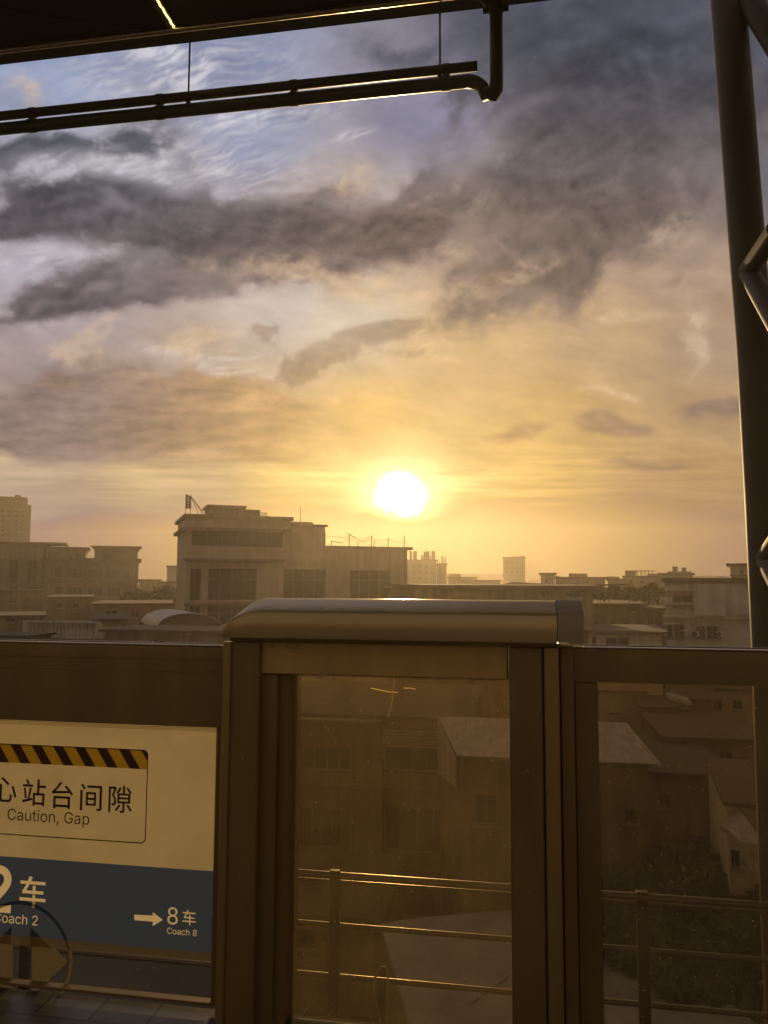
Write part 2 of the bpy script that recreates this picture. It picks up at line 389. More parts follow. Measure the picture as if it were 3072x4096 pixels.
def film(name, col, trans=.5, clear=.1, fwd=.2, rough=.45, grain=0., gscale=900.):
    """thin printed film on glass: scatters light through, lets a little straight through"""
    m, nt, out = new_mat(name); L = nt.links.new
    geo = N(nt, 'NewGeometry')
    src = None
    if grain:
        n = N(nt, 'TexNoise', Scale=gscale, Detail=3., Roughness=.7); L(geo.outputs['Position'], n.inputs['Vector'])
        n2 = N(nt, 'TexNoise', Scale=7., Detail=4.); L(geo.outputs['Position'], n2.inputs['Vector'])
        ad = N(nt, 'Math', _operation='ADD'); L(n.outputs['Fac'], ad.inputs[0])
        ml = N(nt, 'Math', _operation='MULTIPLY'); L(n2.outputs['Fac'], ml.inputs[0]); ml.inputs[1].default_value = .10; L(ml.outputs[0], ad.inputs[1])
        r = N(nt, 'MapRange'); r.inputs['From Min'].default_value = .36; r.inputs['From Max'].default_value = .76
        r.inputs['To Min'].default_value = 1-grain; r.inputs['To Max'].default_value = 1+grain*.6
        L(ad.outputs[0], r.inputs[0])
        mx = N(nt, 'VectorMath', _operation='SCALE'); mx.inputs[0].default_value = col; L(r.outputs[0], mx.inputs['Scale']); src = mx.outputs[0]
    def setc(n, k='Color'):
        if src is not None: L(src, n.inputs[k])
        else: n.inputs[k].default_value = (*col, 1)
        return n
    tl = setc(N(nt, 'BsdfTranslucent')); df = setc(N(nt, 'BsdfDiffuse')); tp = setc(N(nt, 'BsdfTransparent'))
    rf = setc(N(nt, 'BsdfRefraction', Roughness=rough, IOR=1.45))
    m1 = N(nt, 'MixShader', Fac=trans); L(df.outputs[0], m1.inputs[1]); L(tl.outputs[0], m1.inputs[2])
    m2 = N(nt, 'MixShader', Fac=fwd); L(m1.outputs[0], m2.inputs[1]); L(rf.outputs[0], m2.inputs[2])
    m3 = N(nt, 'MixShader', Fac=clear); L(m2.outputs[0], m3.inputs[1]); L(tp.outputs[0], m3.inputs[2])
    L(m3.outputs[0], out.inputs[0]); return m
def glass(name, tint=(.84, .76, .60), dust=.15, gloss=.08, dcol=(.9, .85, .75)):
    """clear sheet glass under a coat of dust and specks that catches the low sun"""
    m, nt, out = new_mat(name); L = nt.links.new
    geo = N(nt, 'NewGeometry')
    tp = N(nt, 'BsdfTransparent', Color=(*tint, 1)); gl = N(nt, 'BsdfGlossy', Roughness=.03, Color=(1, 1, 1, 1))
    fr = N(nt, 'Fresnel', IOR=1.45)
    mm = N(nt, 'Math', _operation='MULTIPLY'); L(fr.outputs[0], mm.inputs[0]); mm.inputs[1].default_value = gloss/.08*.6
    g = N(nt, 'MixShader'); L(mm.outputs[0], g.inputs[0]); L(tp.outputs[0], g.inputs[1]); L(gl.outputs[0], g.inputs[2])
    tl = N(nt, 'BsdfTranslucent', Color=(*dcol, 1)); rf = N(nt, 'BsdfRefraction', Color=(*dcol, 1), Roughness=.44, IOR=1.45)
    d = N(nt, 'MixShader', Fac=.86); L(tl.outputs[0], d.inputs[1]); L(rf.outputs[0], d.inputs[2])
    n = N(nt, 'TexNoise', Scale=6., Detail=8., Roughness=.75); L(geo.outputs['Position'], n.inputs['Vector'])
    r = N(nt, 'MapRange'); r.inputs['From Min'].default_value = .3; r.inputs['From Max'].default_value = .75
    r.inputs['To Min'].default_value = dust*.5; r.inputs['To Max'].default_value = dust*1.6; L(n.outputs['Fac'], r.inputs[0])
    # specks
    vo = N(nt, 'TexVoronoi', Scale=38., Randomness=1.); L(geo.outputs['Position'], vo.inputs['Vector'])
    sp = N(nt, 'MapRange'); sp.inputs['From Min'].default_value = .045; sp.inputs['From Max'].default_value = .09; sp.inputs['To Min'].default_value = .7; sp.inputs['To Max'].default_value = 0.
    L(vo.outputs['Distance'], sp.inputs[0])
    wn = N(nt, 'TexWhiteNoise'); L(vo.outputs['Position'], wn.inputs['Vector'])
    gt = N(nt, 'Math', _operation='GREATER_THAN'); L(wn.outputs['Value'], gt.inputs[0]); gt.inputs[1].default_value = .66
    mu = N(nt, 'Math', _operation='MULTIPLY'); L(sp.outputs[0], mu.inputs[0]); L(gt.outputs[0], mu.inputs[1])
    ad = N(nt, 'Math', _operation='ADD', _use_clamp=True); L(r.outputs[0], ad.inputs[0]); L(mu.outputs[0], ad.inputs[1])
    f = N(nt, 'MixShader'); L(ad.outputs[0], f.inputs[0]); L(g.outputs[0], f.inputs[1]); L(d.outputs[0], f.inputs[2])
    L(f.outputs[0], out.inputs[0]); return m
def glow_mat():
    m, nt, out = new_mat('gold_glow_strip'); e = N(nt, 'Emission', Color=(1., .78, .26, 1), Strength=3.2); nt.links.new(e.outputs[0], out.inputs[0]); return m
M = {}
M['cab'] = surf('veil_bright_bronze', (.54, .34, .10), .42, .25, .22, 7, (1, 1, .25), bump=.05, bscale=220, streak=.10)  # header bronze lightened: the sun's golden veil is put into its colour
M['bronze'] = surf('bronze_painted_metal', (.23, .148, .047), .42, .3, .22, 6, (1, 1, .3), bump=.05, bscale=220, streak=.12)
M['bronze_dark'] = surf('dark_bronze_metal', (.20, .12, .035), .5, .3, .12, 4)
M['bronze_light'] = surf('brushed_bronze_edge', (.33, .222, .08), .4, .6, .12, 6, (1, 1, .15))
M['hood'] = surf('satin_hood_metal', (.50, .36, .17), .3, .5, .12, 7, (.15, 1, 1))  # base colour also lightened to carry the golden veil
M['endcap'] = surf('grey_plastic_cap', (.36, .27, .17), .5, 0, .1, 6)
M['steel'] = surf('bright_steel', (.74, .68, .58), .24, 1., .1, 8)
M['rail'] = surf('stainless_rail', (.19, .165, .135), .34, .55, .15, 10)
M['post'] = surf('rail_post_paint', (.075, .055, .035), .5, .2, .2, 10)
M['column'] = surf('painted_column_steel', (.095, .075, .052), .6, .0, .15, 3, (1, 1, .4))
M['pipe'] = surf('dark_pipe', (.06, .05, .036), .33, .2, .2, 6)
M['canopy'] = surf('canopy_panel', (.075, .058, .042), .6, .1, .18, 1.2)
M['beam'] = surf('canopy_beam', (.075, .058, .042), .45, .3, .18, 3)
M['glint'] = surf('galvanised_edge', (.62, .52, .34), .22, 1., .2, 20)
M['housing'] = surf('strip_housing', (.20, .16, .10), .5, .3, .1, 20)
M['gold_glow'] = glow_mat()
M['glass'] = glass('dusty_glass', dust=.15, dcol=(.95, .82, .55), gloss=.035)
M['glass_clear'] = glass('clear_glass', dust=.055, gloss=.035)
M['glass_sign'] = glass('sign_glass', tint=(.96, .95, .92), dust=.02, gloss=.03)
M['frost'] = film('frosted_film', (.74, .65, .44), .90, .03, .50, .36, grain=.72, gscale=420)
M['blue'] = film('blue_print_film', (.066, .096, .188), .55, .10, .12, .45)
M['ink'] = film('dark_brown_print', (.05, .02, .012), .3, .02, .0)
M['yellow'] = film('yellow_print', (.72, .50, .05), .6, .03, .10, .4)
M['cream'] = film('white_print', (.86, .78, .58), .70, .03, .22, .45)
M['sticker'] = film('pale_sticker', (.36, .29, .15), .15, .25, .0)
M['win'] = surf('dark_window_glass', (.035, .030, .026), .12, 0, .3, 2)
M['winbrown'] = surf('dim_window_opening', (.035, .024, .015), .5, 0, .3, 1)
M['frame'] = surf('window_frame_paint', (.26, .22, .19), .5)
M['plaster'] = surf('pale_plaster', (.50, .385, .255), .85, 0, .2, .6, streak=.2, bump=.1)
M['plaster_w'] = surf('white_plaster', (.52, .44, .36), .85, 0, .2, .6, streak=.25, bump=.1)
M['concrete'] = surf('weathered_concrete', (.27, .205, .145), .9, 0, .3, .5, streak=.35, bump=.1)
M['brownwall'] = surf('brown_render', (.27, .175, .10), .9, 0, .35, 1.1, streak=.38, bump=.1)
M['darkroof'] = surf('dark_roofing', (.085, .06, .042), .9, 0, .3, .8)
M['brownroof'] = surf('brown_roofing', (.12, .078, .048), .9, 0, .35, .6)
M['metalroof'] = surf('pale_sheet_roof', (.46, .40, .37), .5, .1, .42, 1.6, (3, .5, 1), streak=.25)
M['greyroof'] = surf('grey_sheet_roof', (.27, .26, .26), .6, 0, .45, .9, bump=.1)
M['far'] = surf('far_tower_concrete', (.22, .165, .115), .9, 0, .12, .15)
M['ground'] = surf('city_ground', (.10, .085, .06), .95, 0, .5, .05, bump=.2, bscale=2)
M['leaf'] = surf('leaf_green', (.055, .065, .028), .7, 0, .5, 1.8)
M['leaf_dry'] = surf('leaf_olive', (.085, .075, .035), .7, 0, .5, 1.8)
M['bark'] = surf('bark', (.10, .07, .045), .9, 0, .3, 4)
M['ac'] = surf('aircon_white', (.55, .5, .45), .6, 0, .15, 3)
M['dark'] = surf('dark_void', (.02, .016, .012), .9)
M['cable'] = surf('pale_cable', (.55, .5, .42), .5)
M['deck'] = surf('viaduct_concrete', (.055, .045, .035), .9, 0, .3, 1, bump=.2)
def tiles():
    m, nt, out = new_mat('platform_tiles'); L = nt.links.new
    geo = N(nt, 'NewGeometry'); b = N(nt, 'TexBrick', Scale=1.0); b.offset = 0.5
    b.inputs['Color1'].default_value = (.085, .075, .06, 1); b.inputs['Color2'].default_value = (.15, .13, .105, 1); b.inputs['Mortar'].default_value = (.03, .025, .02, 1)
    b.inputs['Mortar Size'].default_value = .006; b.inputs['Brick Width'].default_value = .22; b.inputs['Row Height'].default_value = .16
    L(geo.outputs['Position'], b.inputs['Vector'])
    p = N(nt, 'BsdfPrincipled', Roughness=.38); n = N(nt, 'TexNoise', Scale=5., Detail=6.); L(geo.outputs['Position'], n.inputs['Vector'])
    mx = N(nt, 'MixRGB', _blend_type='MULTIPLY', Fac=.5); L(b.outputs[0], mx.inputs[1]); L(n.outputs['Fac'], mx.inputs[2]); L(mx.outputs[0], p.inputs['Base Color'])
    L(p.outputs[0], out.inputs[0]); return m
M['tiles'] = tiles()
# ------------------------------------------------------------------ ground, platform, air
GZ = -11.0
def ground():
    mb = MB(); rs = [0, 15, 40, 90, 200, 435]; n = 48; vs = [(0, 0, GZ)]
    for r in rs[1:]:
        for k in range(n):
            a = 2*math.pi*k/n; vs.append((r*math.cos(a), r*math.sin(a), GZ-(.0 if r < 2000 else .0)))
    fs = [(0, 1+k, 1+(k+1) % n) for k in range(n)]
    for i in range(len(rs)-2):
        for k in range(n): a = 1+i*n; fs.append((a+k, a+n+k, a+n+(k+1) % n, a+(k+1) % n))
    mb.mesh(vs, fs); tag(mb.build('ground', M['ground']), kind='structure')
ground()
tag(MB().box(-9, -6, -1.9, 9, 2.872, 0).build('platform_floor', M['tiles']), kind='structure')
tag(MB().box(-14, 2.96, -2.6, 14, 6.42, -2.02).build('track_bed', M['deck']), kind='structure')
def haze(density, aniso, color):
    m, nt, out = new_mat('haze_air'); v = N(nt, 'VolumePrincipled', Density=density, Anisotropy=aniso, Color=(*color, 1)); nt.links.new(v.outputs[0], out.inputs['Volume'])
    o = MB().box(-HAZE_R, -HAZE_R, GZ-1, HAZE_R, HAZE_R, HAZE_TOP).build('haze', m); tag(o, kind='stuff'); m.cycles.homogeneous_volume = True
    return o
HAZE = haze(HAZE_D, HAZE_G, HAZE_C)
# ------------------------------------------------------------------ platform doors
DP = 2.816                                                        # distance of the door line
def door_line():
    # ---- middle cabinet
    Yf = 2.74
    root = empty('screen_door_cabinet', (X(1560, DP), DP, 0), 'tall bronze screen door cabinet with curved hood and dusty glass, in the middle', 'door cabinet')
    zt = Z(2392, 3.06, 1300); zb = Z(2557, 2.66, 1300); zs = Z(2492, 2.66, 1300); ztop = zb
    # curved hood
    ze_, zk = Z(2446, 2.68, 1600), Z(2397, 2.80, 1600)
    prof = [(2.668, zb), (2.662, zs-.02), (2.664, ze_-.016), (2.669, ze_-.006), (2.680, ze_+.001), (2.74, ze_+(zk-ze_)*.54), (2.77, zk-.0095), (2.79, zk-.004), (2.81, zk-.001), (2.83, zk), (2.86, zk-.0012), (2.90, zk-.004), (3.05, zk-.02), (3.06, zk-.03), (3.06, zb)]
    x0, x1, x2 = X(875, 2.66), X(2236, 2.66), X(2345, 2.66)
    mb = MB(); st_ = []; n = len(prof); RL = .13
    for k in range(11):
        t = k/10; dxx = RL*t**1.25; w = math.sin(t*math.pi/2)**.9
        st_.append((x0+dxx, .34+.66*w))
    st_.append((x1, 1.))
    vs = [(x, y, zs-.06+(z-zs+.06)*k if z > zs-.06 else z) for x, k in st_ for y, z in prof]
    mb.mesh(vs, [(i*n+j, i*n+(j+1) % n, (i+1)*n+(j+1) % n, (i+1)*n+j) for i in range(len(st_)-1) for j in range(n)], True)
    mb.face(vs[:n]); mb.face(vs[-n:]); h = mb.build('hood', M['hood'], root, merge=True)
    shade_by_angle(h, 30)
    prof2 = [(y-(.004 if y < 2.9 else 0), z+.003) for y, z in prof]
    c = MB().extrude_x(prof2, x1+.002, x2, smooth=True).build('end_cap', M['endcap'], root, merge=True); shade_by_angle(c, 30)
    MB().rbox(X(915, Yf), Yf-.02, zb-.018, X(2232, Yf), 3.04, zb-.001, .003).build('hood_lip', M['bronze_dark'], root)
    # header under the hood
    zg = Z(2712, Yf)
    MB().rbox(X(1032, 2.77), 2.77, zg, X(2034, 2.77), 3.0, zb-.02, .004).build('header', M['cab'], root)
    MB().rbox(X(1138, 2.77), 2.762, Z(2602, 2.77), X(1186, 2.77), 2.769, Z(2570, 2.77), .001).build('label_plate', M['bronze_light'], root)
    MB().rbox(X(1075, 2.77), 2.764, Z(2600, 2.77), X(1090, 2.77), 2.769, Z(2572, 2.77), .001).build('lock', M['bronze_light'], root)
    # posts and trims
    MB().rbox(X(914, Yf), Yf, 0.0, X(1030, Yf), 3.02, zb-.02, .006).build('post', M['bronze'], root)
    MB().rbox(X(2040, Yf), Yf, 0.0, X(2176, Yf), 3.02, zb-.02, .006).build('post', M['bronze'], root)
    MB().rbox(X(2246, 2.76), 2.76, 0.0, X(2300, 2.76), 3.02, zb-.02, .004).build('post', M['bronze_dark'], root)
    p = [(X(878, 2.72), 2.745)]
    for k in range(9):
        a = k/8*math.pi; p.append((X(895, 2.72)-math.cos(a)*(X(912, 2.72)-X(878, 2.72))/2, 2.735-math.sin(a)*.012))
    p.append((X(912, 2.72), 3.0)); p.append((X(878, 2.72), 3.0))
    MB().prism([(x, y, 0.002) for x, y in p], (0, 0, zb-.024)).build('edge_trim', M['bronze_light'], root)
    dx = X(2180, 2.73)
    p = [(dx, 2.745)]
    w = X(2242, 2.73)-dx
    for k in range(9):
        a = k/8*math.pi; p.append((dx+w/2-math.cos(a)*w/2, 2.738-math.sin(a)*.015))
    p += [(dx+w, 3.0), (dx, 3.0)]
    MB().prism([(x, y, 0.002) for x, y in p], (0, 0, zb-.024)).build('edge_trim', M['bronze_light'], root)
    MB().rbox(X(1033, 2.78), 2.785, 0.0, X(1102, 2.78), 3.0, zg-.002, .004).build('jamb', M['bronze'], root)
    MB().rbox(X(1104, 2.80), 2.815, 0.0, X(1150, 2.80), 2.98, zg-.002, .004).build('jamb', M['bronze_dark'], root)
    MB().rbox(X(1152, 2.82), 2.79, 0.0, X(2038, 2.82), 2.885, .006, .002).build('dark_threshold', M['dark'], root)  # coloured near black to take the sunlight off this bottom strip
    MB().box(X(1146, 2.84), 2.852, .008, X(2044, 2.84), 2.860, zg+.02).build('glass_pane', M['glass'], root)
    g = MB()
    for pts in ([(1482, 2752), (1520, 2760), (1560, 2768), (1592, 2770)], [(1614, 2752), (1640, 2752), (1662, 2756)]):
        g.tube([at(x, y, 2.8505) for x, y in pts], .0011, 5)
    for pts in ([(1574, 2702), (1577, 2740), (1573, 2790), (1563, 2830), (1553, 2870)],):
        g.tube([at(x, y, 2.8505) for x, y in pts], .0009, 5)
    g.build('scratch', film('scratch_scatter', (.95, .85, .6), .9, .0, .5, .5), root)
    # peeling sticker corner on the header
    MB().prism([at(1268, 2712, 2.767), at(1292, 2712, 2.767), at(1320, 2688, 2.767), at(1298, 2688, 2.767)], (0, .002, 0)).build('peeling_sticker', M['endcap'], root)
    for zz in (.55, .95):
        for px in (970, 2108):
            s_ = MB(); cx_, r_ = X(px, Yf), .0065; s_.prism([(cx_+r_*math.cos(k*math.pi/5), Yf-.0025, zz+r_*math.sin(k*math.pi/5)) for k in range(10)], (0, .0024, 0)); s_.build('screw', M['bronze_light'], root)
    # ---- left sliding door
    Yd = 2.87; X0, X1 = -2.42, X(906, Yd)
    root = empty('sliding_door', ((X0+X1)/2, Yd, 0), 'sliding platform door with frosted warning sign and blue coach band, left of the cabinet', 'platform door')
    zt = (Z(2568, Yd, 0)+Z(2580, Yd, 868))/2; zr = (Z(2881, Yd, 0)+Z(2905, Yd, 863))/2
    r = .012
    prof = [(Yd, zr), (Yd, zt-.055), (Yd-.008, zt-.055), (Yd-.008, zt-r)]+[(Yd-.008+r-r*math.cos(a), zt-r+r*math.sin(a)) for a in [math.pi/2*k/6 for k in range(1, 7)]]+[(Yd+.07, zt), (Yd+.07, zr)]
    o = MB().extrude_x(prof, X0, X1, smooth=True).build('top_rail', M['bronze'], root, merge=True); shade_by_angle(o, 35)
    MB().tube([(X0, Yd-.004, zt+.002), (X(868, Yd), Yd-.004, zt+.002)], .0085, 10).build('highlight_tube', M['steel'], root)  # steel tube added so the rail's top edge shows a bright highlight
    MB().rbox(X0, Yd-.006, zt-.103, X(868, Yd), Yd-.0005, zt-.098, .001).build('trim_line', M['bronze_light'], root)
    MB().rbox(X(866, Yd), Yd-.004, .012, X1, Yd+.06, zr-.002, .003).build('stile', M['bronze_dark'], root)
    MB().rbox(X0, Yd-.004, .012, X(866, Yd)-.002, Yd+.035, .022, .003).build('bottom_rail', M['bronze_dark'], root)
    MB().box(X0, Yd+.022, .020, X(866, Yd)+.01, Yd+.030, zr+.01).build('glass_pane', M['glass_sign'], root)
    # films carry the print
    Ys = Yd+.0205; xe = X(864, Ys)
    zb1 = (Z(3428, Ys, 0)+Z(3481, Ys, 853))/2; zb2 = (Z(3767, Ys, 338)+Z(3812, Ys, 847))/2
    MB().face([(X0, Ys, zb1), (xe, Ys, zb1), (xe, Ys, zr), (X0, Ys, zr)]).build('frosted_film', M['frost'], root)
    MB().face([(X0, Ys, zb2-.036), (xe, Ys, zb2-.036), (xe, Ys, zb2-.0004), (X0, Ys, zb2-.0004)]).build('clear_film', film('clear_film', (.5, .42, .28), .5, .86, .0), root)
    # fine perforated strip along the top of the frosted film
    pm = MB(); nx = 210
    for j in range(4):
        for i in range(nx):
            x = X0+(i+.5*(j % 2))*(xe-X0)/nx; z = zr-.004-j*.0052; s = .0021
            pm.face([(x-s, Ys-.0006, z), (x, Ys-.0006, z-s), (x+s, Ys-.0006, z), (x, Ys-.0006, z+s)])
    pm.build('dot_border', film('dot_print', (.30, .20, .09), .4, .1, .0), root)
    Yp = Ys-.0012
    def P(px, py, y=None): return at(px, py, y or Yp)
    # warning sign frame (rounded rectangle) : symmetric about the characters
    xr = X(594, Yp); xl = xr-2*(xr-X(197, Yp)); zt_, zb_ = (Z(2976, Yp, 0)+Z(2997, Yp, 590))/2, (Z(3341, Yp, 0)+Z(3372, Yp, 585))/2
    def rrect(a, b, c, d, r, n=6):
        out = []
        for cx_, cz_, a0 in ((c-r, d-r, 0), (a+r, d-r, 90), (a+r, b+r, 180), (c-r, b+r, 270)):
            for k in range(n+1):
                t = math.radians(a0+90*k/n); out.append((cx_+r*math.cos(t), cz_+r*math.sin(t)))
        return out
    o1 = rrect(xl, zb_, xr, zt_, .022); o2 = rrect(xl+.0042, zb_+.0042, xr-.0042, zt_-.0042, .018); n = len(o1); fm = MB()
    for i in range(n):
        j = (i+1) % n; fm.face([(o1[i][0], Yp, o1[i][1]), (o1[j][0], Yp, o1[j][1]), (o2[j][0], Yp, o2[j][1]), (o2[i][0], Yp, o2[i][1])])
    sign = fm.build('warning_border', M['ink'], root)
    zs0 = (Z(3052, Yp, 0)+Z(3074, Yp, 590))/2; a0, a1 = xl+.004, xr-.004; zq = zt_-.004
    band = rrect(a0, zs0-.03, a1, zq, .018); band = [(x, max(z, zs0)) for x, z in band]
    MB().face([(x, Yp+.0004, z) for x, z in band]).build('warning_stripes', stripe_mat(X(470, Yp)+.004, zs0), root)
    em = .113
    for ch, px, py in (('小', -94, 3147), ('心', 20, 3158), ('站', 136, 3170), ('台', 249, 3181), ('间', 364, 3190), ('隙', 481, 3197)):
        lettering(ch, P(px, py), em*.98, root, M['ink'], bold=.006)
    lettering('Caution, Gap', P(192, 3272), .058, root, M['ink'], width=X(355, Yp)-X(30, Yp))
    c_ = M['cream']; cut = []
    cut.append(lettering('2', P(-8, 3555), .20, root, c_, width=X(46, Yp)-X(-60, Yp), bold=.02))
    cut.append(lettering('车', P(130, 3568), .125, root, c_, bold=.012))
    cut.append(lettering('Coach 2', P(62, 3676), .03, root, c_, width=X(148, Yp)-X(-24, Yp)))
    ar = [(536, 3659), (611, 3663), (610, 3648), (651, 3680), (610, 3705), (611, 3687), (536, 3681)]
    cut.append(MB().face([P(*q) for q in ar]).build('arrow', c_, root))
    cut.append(lettering('8', P(690, 3664), .07, root, c_, width=X(710, Yp)-X(669, Yp)))
    cut.append(lettering('车', P(756, 3671), .060, root, c_, bold=.004))
    cut.append(lettering('Coach 8', P(727, 3728), .03, root, c_, width=X(785, Yp)-X(669, Yp)))
    blue_film(root, cut, X0, zb2, xe, zb1-.0004, Ys)
    # ring sticker with two arrows on the far side of the glass
    Yk = Yd+.0315; c = at(83, 3832, Yk); Rr = .222; st = MB(); n = 64
    for k in range(n):
        a, b = 2*math.pi*k/n, 2*math.pi*(k+1)/n
        st.face([(c[0]+q*math.cos(t), Yk, c[2]+q*math.sin(t)) for q, t in ((Rr, a), (Rr, b), (Rr-.013, b), (Rr-.013, a))])
    for sg, bx, ax in ((1, 127, 271), (-1, 51, -95)):
        st.face([at(bx, 3700, Yk), at(ax, 3845, Yk), at(bx, 3990, Yk)])
    st.build('ring_sticker', M['sticker'], root)
    # ---- right fixed screen
    Yr = 2.86; X0, X1 = X(2302, Yr), 1.95
    root = empty('fixed_screen', ((X0+X1)/2, Yr, 0), 'lower fixed screen panel with clear glass, right of the cabinet', 'platform screen')
    zt = (Z(2586, Yr, 2343)+Z(2606, Yr, 2993))/2; zr = Z(2737, Yr, 2700)
    prof = [(Yr, zr), (Yr, zt-r)]+[(Yr+r-r*math.cos(a), zt-r+r*math.sin(a)) for a in [math.pi/2*k/6 for k in range(1, 7)]]+[(Yr+.07, zt), (Yr+.07, zr)]
    o = MB().extrude_x(prof, X0, X1, smooth=True).build('top_rail', M['bronze'], root, merge=True); shade_by_angle(o, 35)
    MB().tube([(X(2343, Yr), Yr+.004, zt+.002), (X1, Yr+.004, zt+.002)], .0085, 10).build('highlight_tube', M['steel'], root)  # added likewise, for the highlight along this rail
    MB().rbox(X0, Yr+.002, 0.0, X(2396, Yr), Yr+.07, zr-.002, .004).build('stile', M['bronze'], root)
    MB().rbox(X1-.1, Yr+.002, 0.0, X1, Yr+.07, zr-.002, .004).build('stile', M['bronze'], root)
    MB().rbox(X(2398, Yr), Yr+.002, 0.0, X1-.102, Yr+.03, .006, .002).build('dark_threshold', M['dark'], root)  # same darkening against sun on the strip under the glass
    MB().box(X(2392, Yr), Yr+.022, .004, X1-.095, Yr+.030, zr+.01).build('glass_pane', M['glass_clear'], root)
def blue_film(root, cut, x0, z0, x1, z1, y):
    """blue film with the letters cut out of it"""
    import bmesh
    loc = Vector(root.location); cu = bpy.data.curves.new('film', 'CURVE'); cu.dimensions = '2D'; cu.fill_mode = 'BOTH'
    loops = [[(x0, z0), (x1, z0), (x1, z1), (x0, z1)]]
    for o in cut:
        bm = bmesh.new(); bm.from_mesh(o.data); bmesh.ops.remove_doubles(bm, verts=bm.verts, dist=1e-6); nxt = {}
        for e in bm.edges:
            if len(e.link_faces) == 1:
                for a, b in ((e.verts[0], e.verts[1]), (e.verts[1], e.verts[0])): nxt.setdefault(a.index, []).append(b.index)
        bm.verts.ensure_lookup_table(); seen = set()
        for s in list(nxt):
            if s in seen: continue
            lp = [s]; seen.add(s); cur = s
            while True:
                c = [k for k in nxt[cur] if k not in seen]
                if not c: break
                cur = c[0]; seen.add(cur); lp.append(cur)
            if len(lp) > 2: loops.append([((bm.verts[i].co+loc).x, (bm.verts[i].co+loc).z) for i in lp])
        bm.free()
        for v in o.data.vertices: v.co.y = y-loc.y
    for lp in loops:
        sp = cu.splines.new('POLY'); sp.points.add(len(lp)-1); sp.use_cyclic_u = True
        for q, (x, z) in zip(sp.points, lp): q.co = (x, z, 0, 1)
    ob = bpy.data.objects.new('film', cu); COL.objects.link(ob); bpy.context.view_layer.update()
    me = bpy.data.meshes.new_from_object(ob.evaluated_get(bpy.context.evaluated_depsgraph_get()))
    bpy.data.objects.remove(ob); bpy.data.curves.remove(cu)
    for v in me.vertices: v.co = Vector((v.co.x, y, v.co.y))-loc
    me.name = 'blue_film'; me.materials.clear(); me.materials.append(M['blue'])
    o = bpy.data.objects.new('blue_film', me); COL.objects.link(o); o.parent = root
def shade_by_angle(o, deg):
    import bmesh
    bm = bmesh.new(); bm.from_mesh(o.data)
    for e in bm.edges:
        if len(e.link_faces) == 2 and e.calc_face_angle(0) > math.radians(deg): e.smooth = False
        elif len(e.link_faces) != 2: e.smooth = False
    bm.to_mesh(o.data); bm.free()
def stripe_mat(xref, zref):
    """yellow film with slanting dark printed bars"""
    m, nt, out = new_mat('hazard_stripes'); L = nt.links.new
    geo = N(nt, 'NewGeometry'); sx = N(nt, 'SeparateXYZ'); L(geo.outputs['Position'], sx.inputs[0])
    a = N(nt, 'Math', _operation='ADD'); L(sx.outputs[0], a.inputs[0])
    z = N(nt, 'Math', _operation='MULTIPLY'); L(sx.outputs[2], z.inputs[0]); z.inputs[1].default_value = .68; L(z.outputs[0], a.inputs[1])
    s = N(nt, 'Math', _operation='SUBTRACT'); L(a.outputs[0], s.inputs[0]); s.inputs[1].default_value = xref+.68*zref-20*.0945
    w = N(nt, 'Math', _operation='MODULO'); L(s.outputs[0], w.inputs[0]); w.inputs[1].default_value = .0945
    g = N(nt, 'Math', _operation='LESS_THAN'); L(w.outputs[0], g.inputs[0]); g.inputs[1].default_value = .050
    mx = N(nt, 'MixRGB'); L(g.outputs[0], mx.inputs[0]); mx.inputs[1].default_value = (.06, .035, .03, 1); mx.inputs[2].default_value = (.70, .46, .05, 1)
    t = N(nt, 'BsdfTranslucent'); d = N(nt, 'BsdfDiffuse'); L(mx.outputs[0], t.inputs[0]); L(mx.outputs[0], d.inputs[0])
    ms = N(nt, 'MixShader', Fac=.6); L(d.outputs[0], ms.inputs[1]); L(t.outputs[0], ms.inputs[2]); L(ms.outputs[0], out.inputs[0]); return m
try: LATIN = bpy.data.fonts.load(bpy.utils.system_resource('DATAFILES')+'/fonts/Inter.woff2')
except Exception: LATIN = None
def lettering(txt, c, size, root, m, width=None, bold=0.):
    """flat letters of a given character size, centred on c, facing the platform"""
    cu = bpy.data.curves.new('letters', 'FONT'); cu.body = txt; cu.size = 1.0; cu.fill_mode = 'FRONT'; cu.resolution_u = 6; cu.offset = bold
    if LATIN and txt.isascii(): cu.font = LATIN
    ob = bpy.data.objects.new('letters', cu); COL.objects.link(ob); bpy.context.view_layer.update()
    me = bpy.data.meshes.new_from_object(ob.evaluated_get(bpy.context.evaluated_depsgraph_get()))
    bpy.data.objects.remove(ob); bpy.data.curves.remove(cu)
    xs = [v.co.x for v in me.vertices]; ys = [v.co.y for v in me.vertices]
    cx_, cy_ = (min(xs)+max(xs))/2, (min(ys)+max(ys))/2
    k = width/(max(xs)-min(xs)) if width else size
    off = Vector(root.location)
    for v in me.vertices:
        x, y = (v.co.x-cx_)*k, (v.co.y-cy_)*k
        v.co = Vector((c[0]+x, c[1], c[2]+y))-off
    me.name = 'lettering'; me.materials.clear(); me.materials.append(m)
    o = bpy.data.objects.new('lettering', me); COL.objects.link(o); o.parent = root
    return o
door_line()
